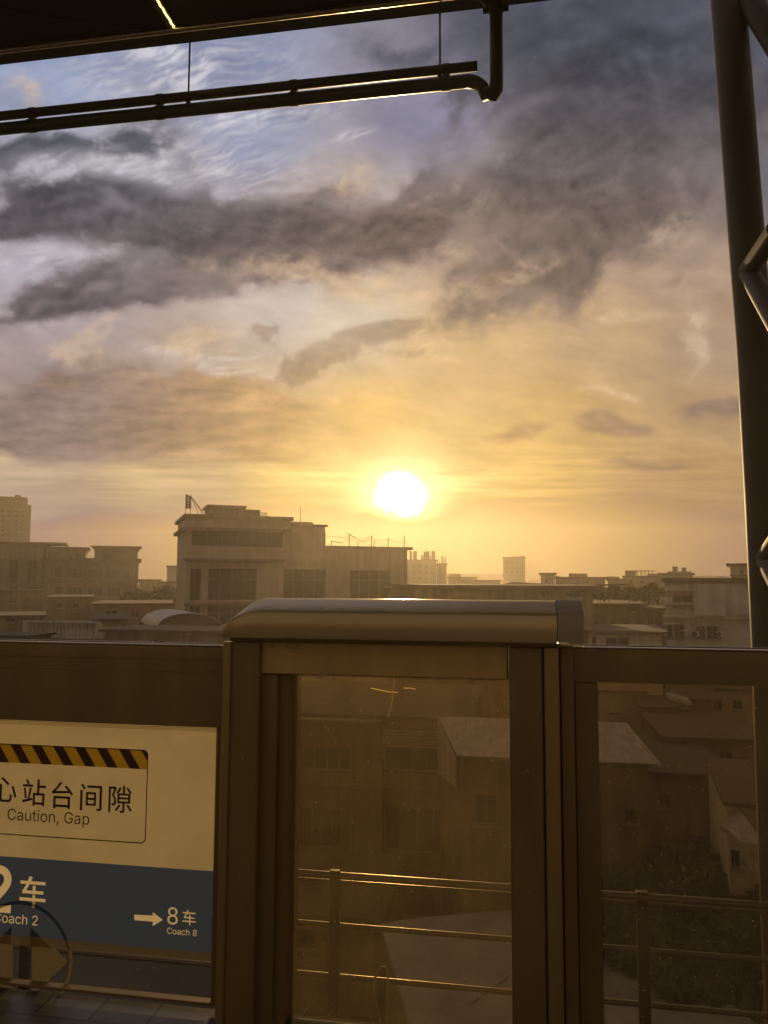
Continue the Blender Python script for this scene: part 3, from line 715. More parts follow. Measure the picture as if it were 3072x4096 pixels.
# ------------------------------------------------------------------ guard rail across the track
def guardrail():
    Y = 6.2; root = empty('guardrail', (X(1345, Y), Y, -2.02), 'long steel guardrail with three horizontal bars across the track', 'guardrail')
    x0, x1 = -4.2, 4.0
    zz = [(Z(3471, Y, 1166)+Z(3535, Y, 2034)+Z(3609, Y, 3023))/3, (Z(3674, Y, 1166)+Z(3748, Y, 2034))/2, (Z(3873, Y, 1166)+Z(3962, Y, 2034))/2]
    MB().tube([(x0, Y, zz[0]-.028), (x1, Y, zz[0]-.028)], .028, 14).build('top_rail', M['rail'], root)
    MB().tube([(x0, Y+.01, zz[0]-.075), (x1, Y+.01, zz[0]-.075)], .012, 10).build('under_rail', M['rail'], root)
    for z in zz[1:]: MB().tube([(x0, Y, z-.02), (x1, Y, z-.02)], .02, 12).build('mid_rail', M['rail'], root)
    for px in (135, 1345, 2555, 3765):
        xx = X(px, Y); pb = MB().rbox(xx-.042, Y-.02, -2.018, xx+.042, Y+.03, zz[0]+.012, .004)
        pb.rbox(xx-.09, Y-.07, -2.018, xx+.09, Y+.08, -2.0, .002).build('post', M['post'], root)
guardrail()
def cable():
    Y = 6.17; px = [(1535, 4150), (1515, 4060), (1500, 3990), (1496, 3945), (1500, 3915), (1512, 3885), (1527, 3868), (1542, 3868), (1549, 3885), (1552, 3920), (1553, 4000), (1553, 4150)]
    mb = MB().tube([at(x, y, Y) for x, y in px], .0075, 8)
    tag(mb.build('hanging_cable', M['cable']), 'thin pale cable looped over the lowest guardrail bar', 'cable')
cable()
# ------------------------------------------------------------------ canopy, pipes, column
def canopy():
    Y = 6.3; ze = (Z(252, Y, 0)+Z(23, Y, 1955))/2
    root = empty('platform_canopy', (0, 3, ze), 'dark station canopy roof with slim edge beam overhanging the track', 'canopy roof')
    zu = ze+.075
    mb = MB()
    # underside: two shallow planes meeting at a diagonal fold, thick roof above
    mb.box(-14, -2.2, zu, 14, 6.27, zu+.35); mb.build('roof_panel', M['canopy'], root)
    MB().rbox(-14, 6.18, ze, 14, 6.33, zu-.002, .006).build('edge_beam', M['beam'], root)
    MB().tube([(-14, 6.13, ze-.014), (14, 6.13, ze-.014)], .024, 14).build('edge_lip', M['glint'], root)
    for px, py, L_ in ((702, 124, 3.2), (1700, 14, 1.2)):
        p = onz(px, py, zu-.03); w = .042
        MB().rbox(p[0]-w, p[1]-L_, zu-.045, p[0]+w, p[1], zu-.001, .004).build('strip_housing', M['housing'], root)
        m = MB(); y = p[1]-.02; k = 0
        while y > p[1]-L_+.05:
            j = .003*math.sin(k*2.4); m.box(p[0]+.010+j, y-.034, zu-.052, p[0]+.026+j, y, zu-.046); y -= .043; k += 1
        m.build('glow_strip', M['gold_glow'], root)  # bright gold streak built as a row of emissive segments
    a, b = onz(-30, 33, zu-.008), onz(662, 136, zu-.008)
    MB().tube([a+(a-b)*.6, b], .012, 8).build('seam_batten', M['beam'], root)
canopy()
def pipes():
    Y = 6.3
    zl = (Z(515, Y, 0)+Z(333, Y, 1817))/2; zu = (Z(470, Y, 0)+Z(282, Y, 1800))/2+.014
    root = empty('drain_pipe', (X(900, Y, 400), Y, zl), 'thick dark drain pipe with bent end hanging under the canopy edge', 'pipe')
    xe = X(1850, Y, 340); xd = X(1985, Y, 300); r = .056
    path = [(-9, Y, zl), (xe, Y, zl)]
    cx = xe
    for k in range(1, 9):
        a = k/8*math.pi*.46; path.append((cx+.20*math.sin(a), Y-.06*k/8, zl-.20*(1-math.cos(a))))
    zb = Z(405, Y, 1985)
    path += [(xd-.06, Y-.08, zb+.03), (xd-.02, Y-.095, zb-.0)]
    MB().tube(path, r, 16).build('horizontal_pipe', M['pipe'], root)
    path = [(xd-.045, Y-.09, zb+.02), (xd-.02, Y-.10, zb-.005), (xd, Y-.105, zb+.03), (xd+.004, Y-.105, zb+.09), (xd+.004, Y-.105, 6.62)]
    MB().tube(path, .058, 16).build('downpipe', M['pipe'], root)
    zc = Z(72, Y, 1985); c = MB().tube([(xd+.004, Y-.105, zc-.03), (xd+.004, Y-.105, zc+.03)], .064, 16); c.box(xd-.105, Y-.12, zc-.02, xd+.11, Y-.09, zc+.014)
    c.build('pipe_clamp', M['pipe'], root)
    c = MB().tube([(xd-.15, Y-.1, 6.57), (xd-.05, Y-.105, 6.42)], .016, 8); c.build('bracket', M['pipe'], root)
    for px in (133, 640, 1175, 1785):
        xx = X(px, Y, 400); m = MB(); m.tube([(xx-.035, Y, zl), (xx+.035, Y, zl)], r+.006, 16); m.box(xx-.028, Y-.02, zl+.05, xx+.028, Y+.02, zu-.02); m.tube([(xx-.03, Y, zu), (xx+.03, Y, zu)], .048, 14)
        m.build('pipe_clip', M['pipe'], root)
    root2 = empty('conduit_pipe', (X(900, Y, 400), Y, zu), 'thinner dark conduit pipe clipped above the drain pipe', 'pipe')
    MB().tube([(-9, Y, zu), (X(1910, Y, 260), Y, zu)], .042, 14).build('pipe_run', M['pipe'], root2)
    for px in (756, 1760):
        xx = X(px, Y, 300); m = MB().tube([(xx, Y, zu-.13), (xx, Y, 6.58)], .009, 8); m.tube([(xx, Y, zu-.075), (xx, Y, zu-.04)], .022, 8); m.build('hanger_rod', M['pipe'], root2)
pipes()
def column():
    Y = 6.9; root = empty('steel_column', (2.1, Y, -2.02), 'tall round steel column with slanting branch struts, right edge', 'column')
    rr = .147
    pts = []
    for px, py in ((3046, 4300), (3040, 3500), (3008, 2606), (2980, 2000), (2947, 1392), (2895, 700), (2843, 0), (2800, -600)):
        p = at(px, py, Y); pts.append((p[0]+rr, Y, p[2]))
    pts[0] = (pts[1][0]+.02, Y, -2.02)
    # smooth the line
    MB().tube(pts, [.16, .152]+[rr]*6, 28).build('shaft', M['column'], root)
    pz = lambda px, py, y: at(px, py, y)
    a = at(2992, 1085, 6.82)
    MB().tube([a, at(3110, 915, 6.1)], .082, 18).build('strut', M['column'], root)
    MB().tube([a, at(3130, 1330, 6.1)], .082, 18).build('strut', M['column'], root)
    MB().tube([at(2985, -20, 6.82), at(3260, 420, 6.25)], .10, 18).build('strut', M['column'], root)
    b = at(3062, 2235, 6.82)
    MB().tube([b, at(3180, 2070, 6.1)], .082, 18).build('strut', M['column'], root)
    MB().tube([b, at(3190, 2470, 6.1)], .082, 18).build('strut', M['column'], root)
column()
# ------------------------------------------------------------------ city
def facade(mb, fr, s0, s1, z0, z1, holes, deep=.22, t=0.):
    """front wall sheet with real openings and their reveals"""
    xs = sorted({s0, s1, *[min(max(h[0], s0), s1) for h in holes], *[min(max(h[2], s0), s1) for h in holes]})
    zs = sorted({z0, z1, *[min(max(h[1], z0), z1) for h in holes], *[min(max(h[3], z0), z1) for h in holes]})
    for i in range(len(xs)-1):
        for j in range(len(zs)-1):
            cx, cz = (xs[i]+xs[i+1])/2, (zs[j]+zs[j+1])/2
            if any(h[0] < cx < h[2] and h[1] < cz < h[3] for h in holes): continue
            mb.face([fr.pt(xs[i], t, zs[j]), fr.pt(xs[i+1], t, zs[j]), fr.pt(xs[i+1], t, zs[j+1]), fr.pt(xs[i], t, zs[j+1])])
    for a, b, c, d in holes:
        q = [(a, b), (c, b), (c, d), (a, d)]
        for k in range(4):
            p, r = q[k], q[(k+1) % 4]
            mb.face([fr.pt(p[0], t, p[1]), fr.pt(r[0], t, r[1]), fr.pt(r[0], t+deep, r[1]), fr.pt(p[0], t+deep, p[1])])
def window(fr, h, root, deep=.2, bars=1, cross=False, t=0., glassm='win', sill=True):
    a, b, c, d = h; fw = min(.07, (c-a)*.06)
    m = MB(); m.box(a, t+deep-.04, b, a+fw, t+deep+.03, d, fr); m.box(c-fw, t+deep-.04, b, c, t+deep+.03, d, fr)
    m.box(a+fw, t+deep-.04, b, c-fw, t+deep+.03, b+fw, fr); m.box(a+fw, t+deep-.04, d-fw, c-fw, t+deep+.03, d, fr)
    for k in range(1, bars+1):
        x = a+(c-a)*k/(bars+1); m.box(x-fw*.4, t+deep-.035, b+fw, x+fw*.4, t+deep+.02, d-fw, fr)
    if cross: m.box(a+fw, t+deep-.034, b+(d-b)*.66-fw*.3, c-fw, t+deep+.018, b+(d-b)*.66+fw*.3, fr)
    if sill: m.box(a-.06, t-.09, b-.09, c+.06, t+.05, b-.003, fr)
    w = m.build('window', M['frame'], root)
    MB().box(a+.002, t+deep, b+.002, c-.002, t+deep+.012, d-.002, fr).build('pane', M[glassm], w)
def building(name, label, cat, fr, s0, s1, ztop, depth, wall, wins=(), zbase=None, over=.15, slab=.25, roof='brownroof', group=None, deep=.2, parapet=0., cornice=True, bars=1, cross=False, glassm='win', t=0., sill=True):
    zbase = GZ if zbase is None else zbase
    p = fr.pt((s0+s1)/2, depth/2+t, zbase); root = empty(name, p, label, cat, group)
    holes = [fr.rect(*w, t) for w in wins]
    holes = [(max(a, s0+.05), max(b, zbase+.05), min(c, s1-.05), min(d, ztop-.05)) for a, b, c, d in holes]
    mb = MB(); facade(mb, fr, s0, s1, zbase, ztop, holes, deep+.1, t)
    P_ = [fr.pt(s0, t, zbase), fr.pt(s1, t, zbase), fr.pt(s1, t+depth, zbase), fr.pt(s0, t+depth, zbase)]
    Q_ = [fr.pt(s0, t, ztop), fr.pt(s1, t, ztop), fr.pt(s1, t+depth, ztop), fr.pt(s0, t+depth, ztop)]
    for i in (1, 2, 3): j = (i+1) % 4; mb.face([P_[i], P_[j], Q_[j], Q_[i]])
    mb.build('wall', wall, root)
    m = MB()
    if cornice: m.box(s0-over, t-over, ztop+.002, s1+over, t+depth+over, ztop+slab, fr)
    else: m.box(s0, t, ztop+.002, s1, t+depth, ztop+.1, fr)
    m.build('roof', M[roof] if isinstance(roof, str) else roof, root)
    if parapet:
        zt = ztop+slab+.002; m = MB(); w = .18
        m.box(s0, t, zt, s1, t+w, zt+parapet, fr); m.box(s0, t+depth-w, zt, s1, t+depth, zt+parapet, fr)
        m.box(s0, t+w, zt, s0+w, t+depth-w, zt+parapet, fr); m.box(s1-w, t+w, zt, s1, t+depth-w, zt+parapet, fr); m.build('parapet', wall, root)
    for h in holes: window(fr, h, root, deep, bars, cross, t, glassm, sill)
    return root
def px_block(name, label, cat, x0, x1, ytop, D, depth, wall, wins=(), yaw=0., py=None, **kw):
    if not yaw and D >= 40 and x1-x0 < 420:                        # square to the line of sight
        d = ray(x1 if x1 < 2054 else x0, 2300); yaw = -math.degrees(math.atan2(d[0], d[1]))
    fr = Frame(x0, D, yaw); s1 = fr.hit(x1, 2300)[0]; z = fr.hit((x0+x1)/2, ytop)[1]
    return building(name, label, cat, fr, 0., s1, z, depth, wall, wins, **kw), fr
def part_box(fr, root, name, mat, x0, y0, x1, y1, t0=-.1, t1=.0, tref=0.):
    a, b, c, d = fr.rect(x0, y0, x1, y1, tref); return MB().box(a, t0, b, c, t1, d, fr).build(name, mat, root)
# --- the corner apartment block under the sun
def main_block():
    D = 70.; fr = Frame(742, D, 29.); H = lambda x, y: fr.hit(x, y)
    s1 = H(1303, 2118)[0]; s2 = H(1629, 2190)[0]; zt = H(900, 2083)[1]; zl = H(1450, 2196)[1]; depth = 11.
    root = empty('corner_apartment_block', fr.pt(s1/2, 4, GZ), 'large pale stepped apartment block with big dark windows under the setting sun', 'apartment building')
    hi = [fr.rect(766, 2116, 1130, 2186)]
    lo = [fr.rect(760, 2274, 803, 2402), fr.rect(832, 2274, 1026, 2402), fr.rect(1134, 2276, 1300, 2402), fr.rect(1400, 2280, 1560, 2400)]
    low2 = [(a, b-3.3, c, d-3.3) for a, b, c, d in lo]
    sA = H(1165, 2070)[0]
    mb = MB(); facade(mb, fr, 0, s1, GZ, zt-.9, hi+lo[:3]+low2[:3], .5)
    def shell(a, b, z0, z1, t0, t1, sides=(1, 2, 3)):
        P_ = [fr.pt(a, t0, z0), fr.pt(b, t0, z0), fr.pt(b, t1, z0), fr.pt(a, t1, z0)]; Q_ = [fr.pt(a, t0, z1), fr.pt(b, t0, z1), fr.pt(b, t1, z1), fr.pt(a, t1, z1)]
        for i in sides: j = (i+1) % 4; mb.face([P_[i], P_[j], Q_[j], Q_[i]])
    shell(0, s1, GZ, zt-.9, 0, depth)
    facade(mb, fr, s1+.002, s2, GZ, zl, [h for h in lo[3:]+low2[3:]], .5); shell(s1+.002, s2, GZ, zl, 0, depth, (1, 2))
    mb.build('wall', M['plaster'], root)
    # upper storey above the eave: front part full height, then a lower step
    zc = H(760, 2056)[1]; zd = H(1235, 2105)[1]
    m = MB(); m.box(0, 0, zt-.898, sA, depth, zc-.35, fr); m.build('parapet', M['plaster'], root)
    m = MB(); m.box(sA+.002, .25, zt-.898, s1, depth, zd, fr); m.build('parapet', M['plaster'], root)
    m = MB(); m.box(-.30, -.30, zc-.348, sA+.2, depth+.3, zc, fr); m.box(-.42, -.42, zt-1.05, -.001, depth+.4, zt-.72, fr); m.box(0, -.42, zt-1.05, sA, -.001, zt-.72, fr)
    m.build('cornice', M['concrete'], root)
    m = MB(); m.box(sA+.21, .1, zd+.002, s1+.25, depth+.2, zd+.22, fr); m.build('cornice', M['concrete'], root)
    m = MB(); m.box(s1+.002, -.25, zl+.002, s2+.55, depth+.3, zl+.28, fr); m.build('roof', M['brownroof'], root)
    for y, x0, x1 in ((2240, 730, 1134), (2417, 735, 1140)):
        a, b, c, d = fr.rect(x0, y-5, x1, y+5); MB().box(a, -.55, b, c, -.001, d, fr).build('ledge', M['concrete'], root)
    for i, h in enumerate(hi): window(fr, h, root, .45, 5, False, 0, 'winbrown', False)
    for h in lo+low2: window(fr, h, root, .4, 1 if h[2]-h[0] < 2 else 3, True, 0, 'winbrown', False)
    # roof-top rooms
    for x0, x1, y0, cap in ((838, 978, 2030, .28), (978, 1040, 2043, .12)):
        a = H(x0, y0)[0]; b = H(x1, y0)[0]; z1 = fr.hit(x0, y0, 2.)[1]; k = fr.hit(x0, y0, 2.)[0]; k2 = fr.hit(x1, y0, 2.)[0]
        m = MB(); m.box(k+.002, 2., zc+.002, k2, 6., z1, fr); m.box(k-.25, 1.75, z1+.001, k2+(.15 if cap > .2 else .0), 6.2, z1+cap, fr); m.build('roof_room', M['concrete'], root)
    k = fr.hit(1165, 2086, 3.); k2 = fr.hit(1252, 2095, 3.); m = MB(); m.box(k[0], 3., zd+.222, k2[0], 6., k[1], fr); m.build('roof_room', M['concrete'], root)
    m = MB(); a = fr.hit(1040, 2050, 2.4); b = fr.hit(1068, 2058, 2.4)
    for j in range(3): m.tube([fr.pt(a[0], 2.4, a[1]-j*.18), fr.pt(b[0], 2.4, a[1]-j*.18)], .03, 6)
    for j in range(4): x = a[0]+(b[0]-a[0])*j/3; m.tube([fr.pt(x, 2.4, zc), fr.pt(x, 2.4, a[1])], .03, 6)
    m.build('railing', M['post'], root)
    # sign board on the roof corner
    a, b, c, d = fr.rect(742, 1978, 765, 2034, .2)
    sg = empty('roof_sign_board', fr.pt((a+c)/2, .2, zc), 'dark board on raked steel legs on the roof corner of the pale block', 'sign board')
    m = MB(); nz = 5
    m.box(a, .2, b, a+(c-a)*.42, .34, d, fr); m.box(a+(c-a)*.56, .2, b, c, .34, d-.12, fr)
    for j in range(nz): z = b+(d-b)*(j+.2)/nz; m.box(a+(c-a)*.42, .22, z, a+(c-a)*.56, .32, z+.12, fr)
    m.build('board', M['darkroof'], sg)
    m = MB()
    for x in (a+.05, c-.05): m.tube([fr.pt(x, .27, zc), fr.pt(x, .27, d)], .035, 6)
    for x, y in ((800, 2056), (818, 2056), (826, 2056)):
        q = fr.hit(x, y, 3.); m.tube([fr.pt(c-.06, .34, d-.1), fr.pt(q[0], 3., zc)], .03, 6)
    m.tube([fr.pt(c-.06, .34, b+.3), fr.pt(fr.hit(800, 2030, 2.)[0], 2., b+.4)], .02, 6)
    m.build('leg', M['post'], sg)
    # antenna and poles
    for i, (px, y0, y1, t, lab) in enumerate(((1202, 2028, 2092, 4., 'thin lone mast on the middle roof step of the pale block'), (1325, 2164, 2190, 1., 'short bent pole with side arm on the low roof of the pale block'),
        (1397, 2135, 2190, 1., 'tall left pole holding wires on the low roof of the pale block'), (1432, 2167, 2190, 1., 'shortest stub pole between the two wire poles on the low roof'),
        (1487, 2143, 2190, 1., 'second tall pole holding wires on the low roof, right of the stub'), (1497, 2161, 2190, 2., 'short stub close beside the second wire pole'),
        (1553, 2152, 2192, 1., 'plain mid-height pole on the low roof, second from its right end'), (1617, 2145, 2193, .6, 'reddish pole standing on the right end of the low roof'))):
        q = fr.hit(px, y0, t); q1 = fr.hit(px, y1, t); m = MB(); zb = zd+.22 if i == 0 else zl+.28
        m.tube([fr.pt(q[0], t, zb-.002), fr.pt(q[0], t, q[1])], .045 if i else .03, 6)
        if i == 1: e = fr.hit(1366, 2171, t); m.tube([fr.pt(q[0], t, q[1]), fr.pt(e[0], t, e[1])], .04, 6)
        if i == 2: m.tube([fr.pt(q[0]-.3, t, q[1]+.05), fr.pt(q[0]+.12, t, q[1]-.12)], .03, 6)
        tag(m.build('roof_pole', M['bark'] if i == 7 else M['post']), lab, 'pole', 'poles on the low roof' if i else None)
    m = MB()
    def wire(p, q, sag, t=1.):
        a, b = fr.hit(*p, t), fr.hit(*q, t); m.tube([fr.pt(a[0]+(b[0]-a[0])*k/8, t, a[1]+(b[1]-a[1])*k/8-sag*4*(k/8)*(1-k/8)) for k in range(9)], .018, 4)
    for p, q, s_ in (((1305, 2147), (1397, 2152), -.05), ((1397, 2137), (1487, 2146), .3), ((1397, 2137), (1487, 2183), .1), ((1400, 2140), (1487, 2160), .3), ((1366, 2171), (1397, 2146), .1), ((1487, 2146), (1553, 2156), .35), ((1553, 2156), (1617, 2168), .2), ((1497, 2165), (1553, 2175), .15), ((1397, 2155), (1487, 2150), .4)):
        wire(p, q, s_)
    tag(m.build('sagging_wires', M['post']), 'thin wires sagging between the poles on the low roof', 'wires')
main_block()
# --- hotel-like block, left
def hotel():
    D = 130.; fr = Frame(172, D, 27.); H = fr.hit
    W = [(218, 2272, 247, 2310), (267, 2274, 330, 2312), (350, 2276, 410, 2313), (427, 2279, 482, 2315), (498, 2280, 516, 2315),
         (218, 2346, 247, 2382), (267, 2347, 330, 2384), (350, 2349, 410, 2386), (427, 2351, 482, 2388), (498, 2352, 516, 2388)]
    r, _ = px_block('balcony_block', 'wide pale block with two rows of dark windows and flared roof caps, left', 'building', 172, 553, 2243, D, 16, M['concrete'], W, yaw=27., deep=.35, bars=2, glassm='winbrown', over=.5, slab=.5)
    for y in (2250, 2325, 2395):
        a, b, c, d = fr.rect(172, y-5, 553, y+2); MB().box(a-.2, -.4, b, c+.3, -.002, d, fr).build('ledge', M['concrete'], r)
    for x in (258, 340, 418, 491):
        a, b, c, d = fr.rect(x-6, 2255, x+3, 2395); MB().box(a, -.25, b, c, -.003, d, fr).build('pilaster', M['concrete'], r)
    # flared crown blocks
    def crown(x0, x1, ytop, t0, name, wins=()):
        a, z1 = H(x0, ytop, t0); b, _ = H(x1, ytop, t0); zb = H(x0, 2245)[1]+.55; e = (b-a)*.035
        m = MB(); m.box(a+e*2, t0+.6, zb, b-e*2, t0+9, z1-1.3, fr)
        n = 4
        for k in range(n):
            u0, u1 = k/n, (k+1)/n; w0, w1 = e*2*(1-u0*u0), e*2*(1-u1*u1); g0, g1 = .6*(1-u0*u0), .6*(1-u1*u1)
            A = [fr.pt(a+w0, t0+g0, z1-1.3+1.1*u0), fr.pt(b-w0, t0+g0, z1-1.3+1.1*u0), fr.pt(b-w0, t0+9, z1-1.3+1.1*u0), fr.pt(a+w0, t0+9, z1-1.3+1.1*u0)]
            B = [fr.pt(a+w1, t0+g1, z1-1.3+1.1*u1), fr.pt(b-w1, t0+g1, z1-1.3+1.1*u1), fr.pt(b-w1, t0+9, z1-1.3+1.1*u1), fr.pt(a+w1, t0+9, z1-1.3+1.1*u1)]
            for i in range(4): j = (i+1) % 4; m.face([A[i], A[j], B[j], B[i]])
        m.box(a-.1, t0-.1, z1-.199, b+.1, t0+9, z1, fr); o = m.build(name, M['concrete'], r)
        for w in wins: h = fr.rect(*w, t0+.6); MB().box(h[0], t0+.55, h[1], h[2], t0+.599, h[3], fr).build('window', M['winbrown'], r)
    crown(364, 566, 2182, 1., 'roof_crown', [(413, 2216, 447, 2238)]); crown(176, 352, 2186, 2.2, 'roof_crown', [(303, 2216, 322, 2236), (278, 2220, 288, 2236)])
    # taller left wing
    r2, f2 = px_block('tall_wing_block', 'dim grey block with tall narrow windows and jutting roof edge, far left', 'building', -140, 168, 2176, 124., 18, M['concrete'], [(36, 2238, 72, 2330), (110, 2240, 146, 2335), (36, 2344, 72, 2375), (110, 2346, 146, 2380)], yaw=29., deep=.4, bars=1, glassm='winbrown', over=.3, slab=.3)
    a, z = f2.hit(-140, 2163, 2.); b, _ = f2.hit(268, 2165, 2.); zb = f2.hit(0, 2176)[1]+.305
    m = MB(); m.box(a, 2., zb, b-1.2, 10, z-.4, f2); m.box(a-.4, 1.4, z-.398, b, 10.6, z, f2); m.build('roof_crown', M['concrete'], r2)
hotel()
# --- tower, far left
def tower():
    D = 190.; r, fr = px_block('office_tower', 'tall hazy tower with open rooftop frame, far left edge', 'tower', -160, 113, 2016, D, 24, M['far'], [(x, y, x+13, y+9) for y in range(2040, 2165, 19) for x in (-20, 4, 28, 58, 82)], deep=.3, bars=0, cornice=False, sill=False, glassm='winbrown')
    zb = fr.hit(0, 2016)[1]+.1
    m = MB()
    a, z = fr.hit(110, 1990, 1.); s = lambda px: fr.hit(px, 2000, 1.)[0]
    m.box(s(-160), .6, z-.5, a, 12, z, fr); m.build('roof_frame', M['far'], r)
    m = MB(); m.box(s(30), 1., zb, s(88), 10, z-.502, fr); m.box(s(58), 2., z+.002, s(82), 6, z+.7, fr); m.build('roof_room', M['far'], r)
    for x in (-4, 8, 18, 24, 94, 106): MB().box(s(x)-.35, .7, zb, s(x)+.35, 1.3, z-.502, fr).build('roof_post', M['far'], r)
tower()
# --- skyline buildings, left to right
SKY = [  # name, label, x0, x1, ytop, D, depth, wall, windows, extra
 ('billboard_house', 'small pale box building with overhanging base beside the left edge of the pale block', 667, 720, 2268, 150., 10, 'plaster_w', [], {}),
 ('low_house', 'low hazy house between the trees and the pale block', 640, 700, 2332, 135., 10, 'concrete', [(652, 2345, 664, 2356)], {}),
 ('low_house', 'flat low house behind the left trees', 556, 645, 2322, 170., 12, 'concrete', [], {}),
 ('chimney_block', 'hazy block crowned with square flues right of the pale block', 1622, 1746, 2243, 190., 16, 'far', [(x, y, x+10, y+9) for y in (2262, 2286, 2310) for x in (1650, 1675, 1700, 1722)], {}),
 ('side_block', 'narrow hazy block carrying phone antennas beside the flue block', 1747, 1786, 2258, 191., 14, 'far', [(1757, 2275, 1767, 2284), (1757, 2300, 1767, 2309)], {}),
 ('capped_house', 'hazy house with a square capped stair room under the low skyline', 1793, 1906, 2313, 160., 12, 'far', [], {}),
 ('low_house', 'long hazy low house left of the lone tower', 1906, 2000, 2326, 150., 12, 'far', [], {}),
 ('lone_tower', 'lone hazy tower block with ragged roof frame standing right of the sun', 2013, 2101, 2232, 240., 18, 'far', [(x, y, x+9, y+8) for y in (2248, 2266, 2284) for x in (2024, 2044, 2064, 2082)], {}),
 ('long_house', 'long dark low house with stepped roof right of the lone tower', 2222, 2420, 2316, 110., 12, 'concrete', [(2240, 2330, 2254, 2346), (2300, 2330, 2314, 2346)], {}),
 ('stair_tower', 'dark upright stair tower with thin overhanging cap', 2163, 2219, 2300, 105., 6, 'concrete', [(2180, 2318, 2192, 2332)], {}),
 ('flat_block', 'dark flat block with square roof room left of the roof garden', 2430, 2500, 2322, 120., 9, 'concrete', [], {}),
 ('terrace_block', 'dim block with a row of roof-top frames on the right skyline', 2496, 2640, 2311, 125., 12, 'concrete', [(2515, 2322, 2530, 2333), (2560, 2322, 2575, 2333)], {}),
 ('tank_block', 'dim block carrying two square water tanks on the right skyline', 2640, 2772, 2300, 118., 12, 'concrete', [], {}),
 ('far_row', 'faint far row of houses right of the tank block', 2775, 2915, 2309, 260., 14, 'far', [], {}),
 ('far_row', 'faint far flat row of buildings between flue block and lone tower', 1786, 2015, 2298, 380., 20, 'far', [], {}),
]
roots = {}
for nm, lab, x0, x1, yt, D, dp, w, wins, ex in SKY:
    r, fr = px_block(nm, lab, 'building', x0, x1, yt, D, dp, M[w], wins, over=.25, slab=.3, deep=.2, bars=0, sill=False, glassm='winbrown', **ex)
    roots[lab] = (r, fr)
def add_on(lab, rects, name, mat, t0=1., t1=4., yb=None):
    r, fr = roots[lab]
    for x0, y0, x1, y1 in rects:
        a, b, c, d = fr.rect(x0, y0, x1, y1, t0); MB().box(a, t0, b, c, t1, d, fr).build(name, mat, r)
add_on(SKY[3][1], [(1638, 2204, 1648, 2244), (1653, 2204, 1667, 2244), (1684, 2221, 1692, 2244), (1694, 2206, 1703, 2244), (1704, 2205, 1717, 2244), (1719, 2222, 1724, 2244), (1726, 2204, 1741, 2244)], 'flue', M['far'])
add_on(SKY[4][1], [(1750, 2238, 1752, 2259), (1757, 2240, 1760, 2259), (1766, 2224, 1772, 2259), (1775, 2238, 1778, 2259), (1779, 2226, 1783, 2259)], 'antenna', M['post'], 1., 2.2)
add_on(SKY[5][1], [(1796, 2298, 1843, 2314)], 'roof_room', M['far']); add_on(SKY[5][1], [(1792, 2295, 1847, 2298.5)], 'roof_cap', M['far'], .6, 4.4)
add_on(SKY[7][1], [(2016, 2228, 2040, 2233), (2078, 2224, 2098, 2233)], 'roof_room', M['far'], 2., 12); add_on(SKY[7][1], [(2040, 2223, 2092, 2225)], 'roof_frame', M['far'], 2., 3.); add_on(SKY[7][1], [(2041, 2225, 2043, 2233), (2060, 2225, 2062, 2233)], 'roof_post', M['far'], 2., 3.)
add_on(SKY[8][1], [(2276, 2294, 2350, 2317)], 'roof_room', M['concrete']); add_on(SKY[8][1], [(2222, 2304, 2238, 2317)], 'roof_room', M['concrete'], 3., 5.)
add_on(SKY[10][1], [(2424, 2306, 2478, 2323)], 'roof_room', M['concrete'])
add_on(SKY[11][1], [(2500, 2284, 2545, 2312), (2590, 2294, 2640, 2312)], 'roof_room', M['concrete'], 2., 6.); add_on(SKY[11][1], [(2503+i*15, 2284, 2507+i*15, 2312) for i in range(8)], 'roof_post', M['concrete'], 1., 1.6); add_on(SKY[11][1], [(2500, 2282, 2622, 2285.5)], 'roof_frame', M['concrete'], .9, 1.7)
add_on(SKY[12][1], [(2670, 2286, 2768, 2301)], 'roof_room', M['concrete'], 2., 6.); add_on(SKY[12][1], [(2690, 2266, 2711, 2287), (2727, 2270, 2745, 2287)], 'water_tank', M['concrete'], 2.5, 3.6)
add_on(SKY[13][1], [(2822, 2303, 2850, 2310), (2870, 2304, 2896, 2310)], 'roof_room', M['far'])
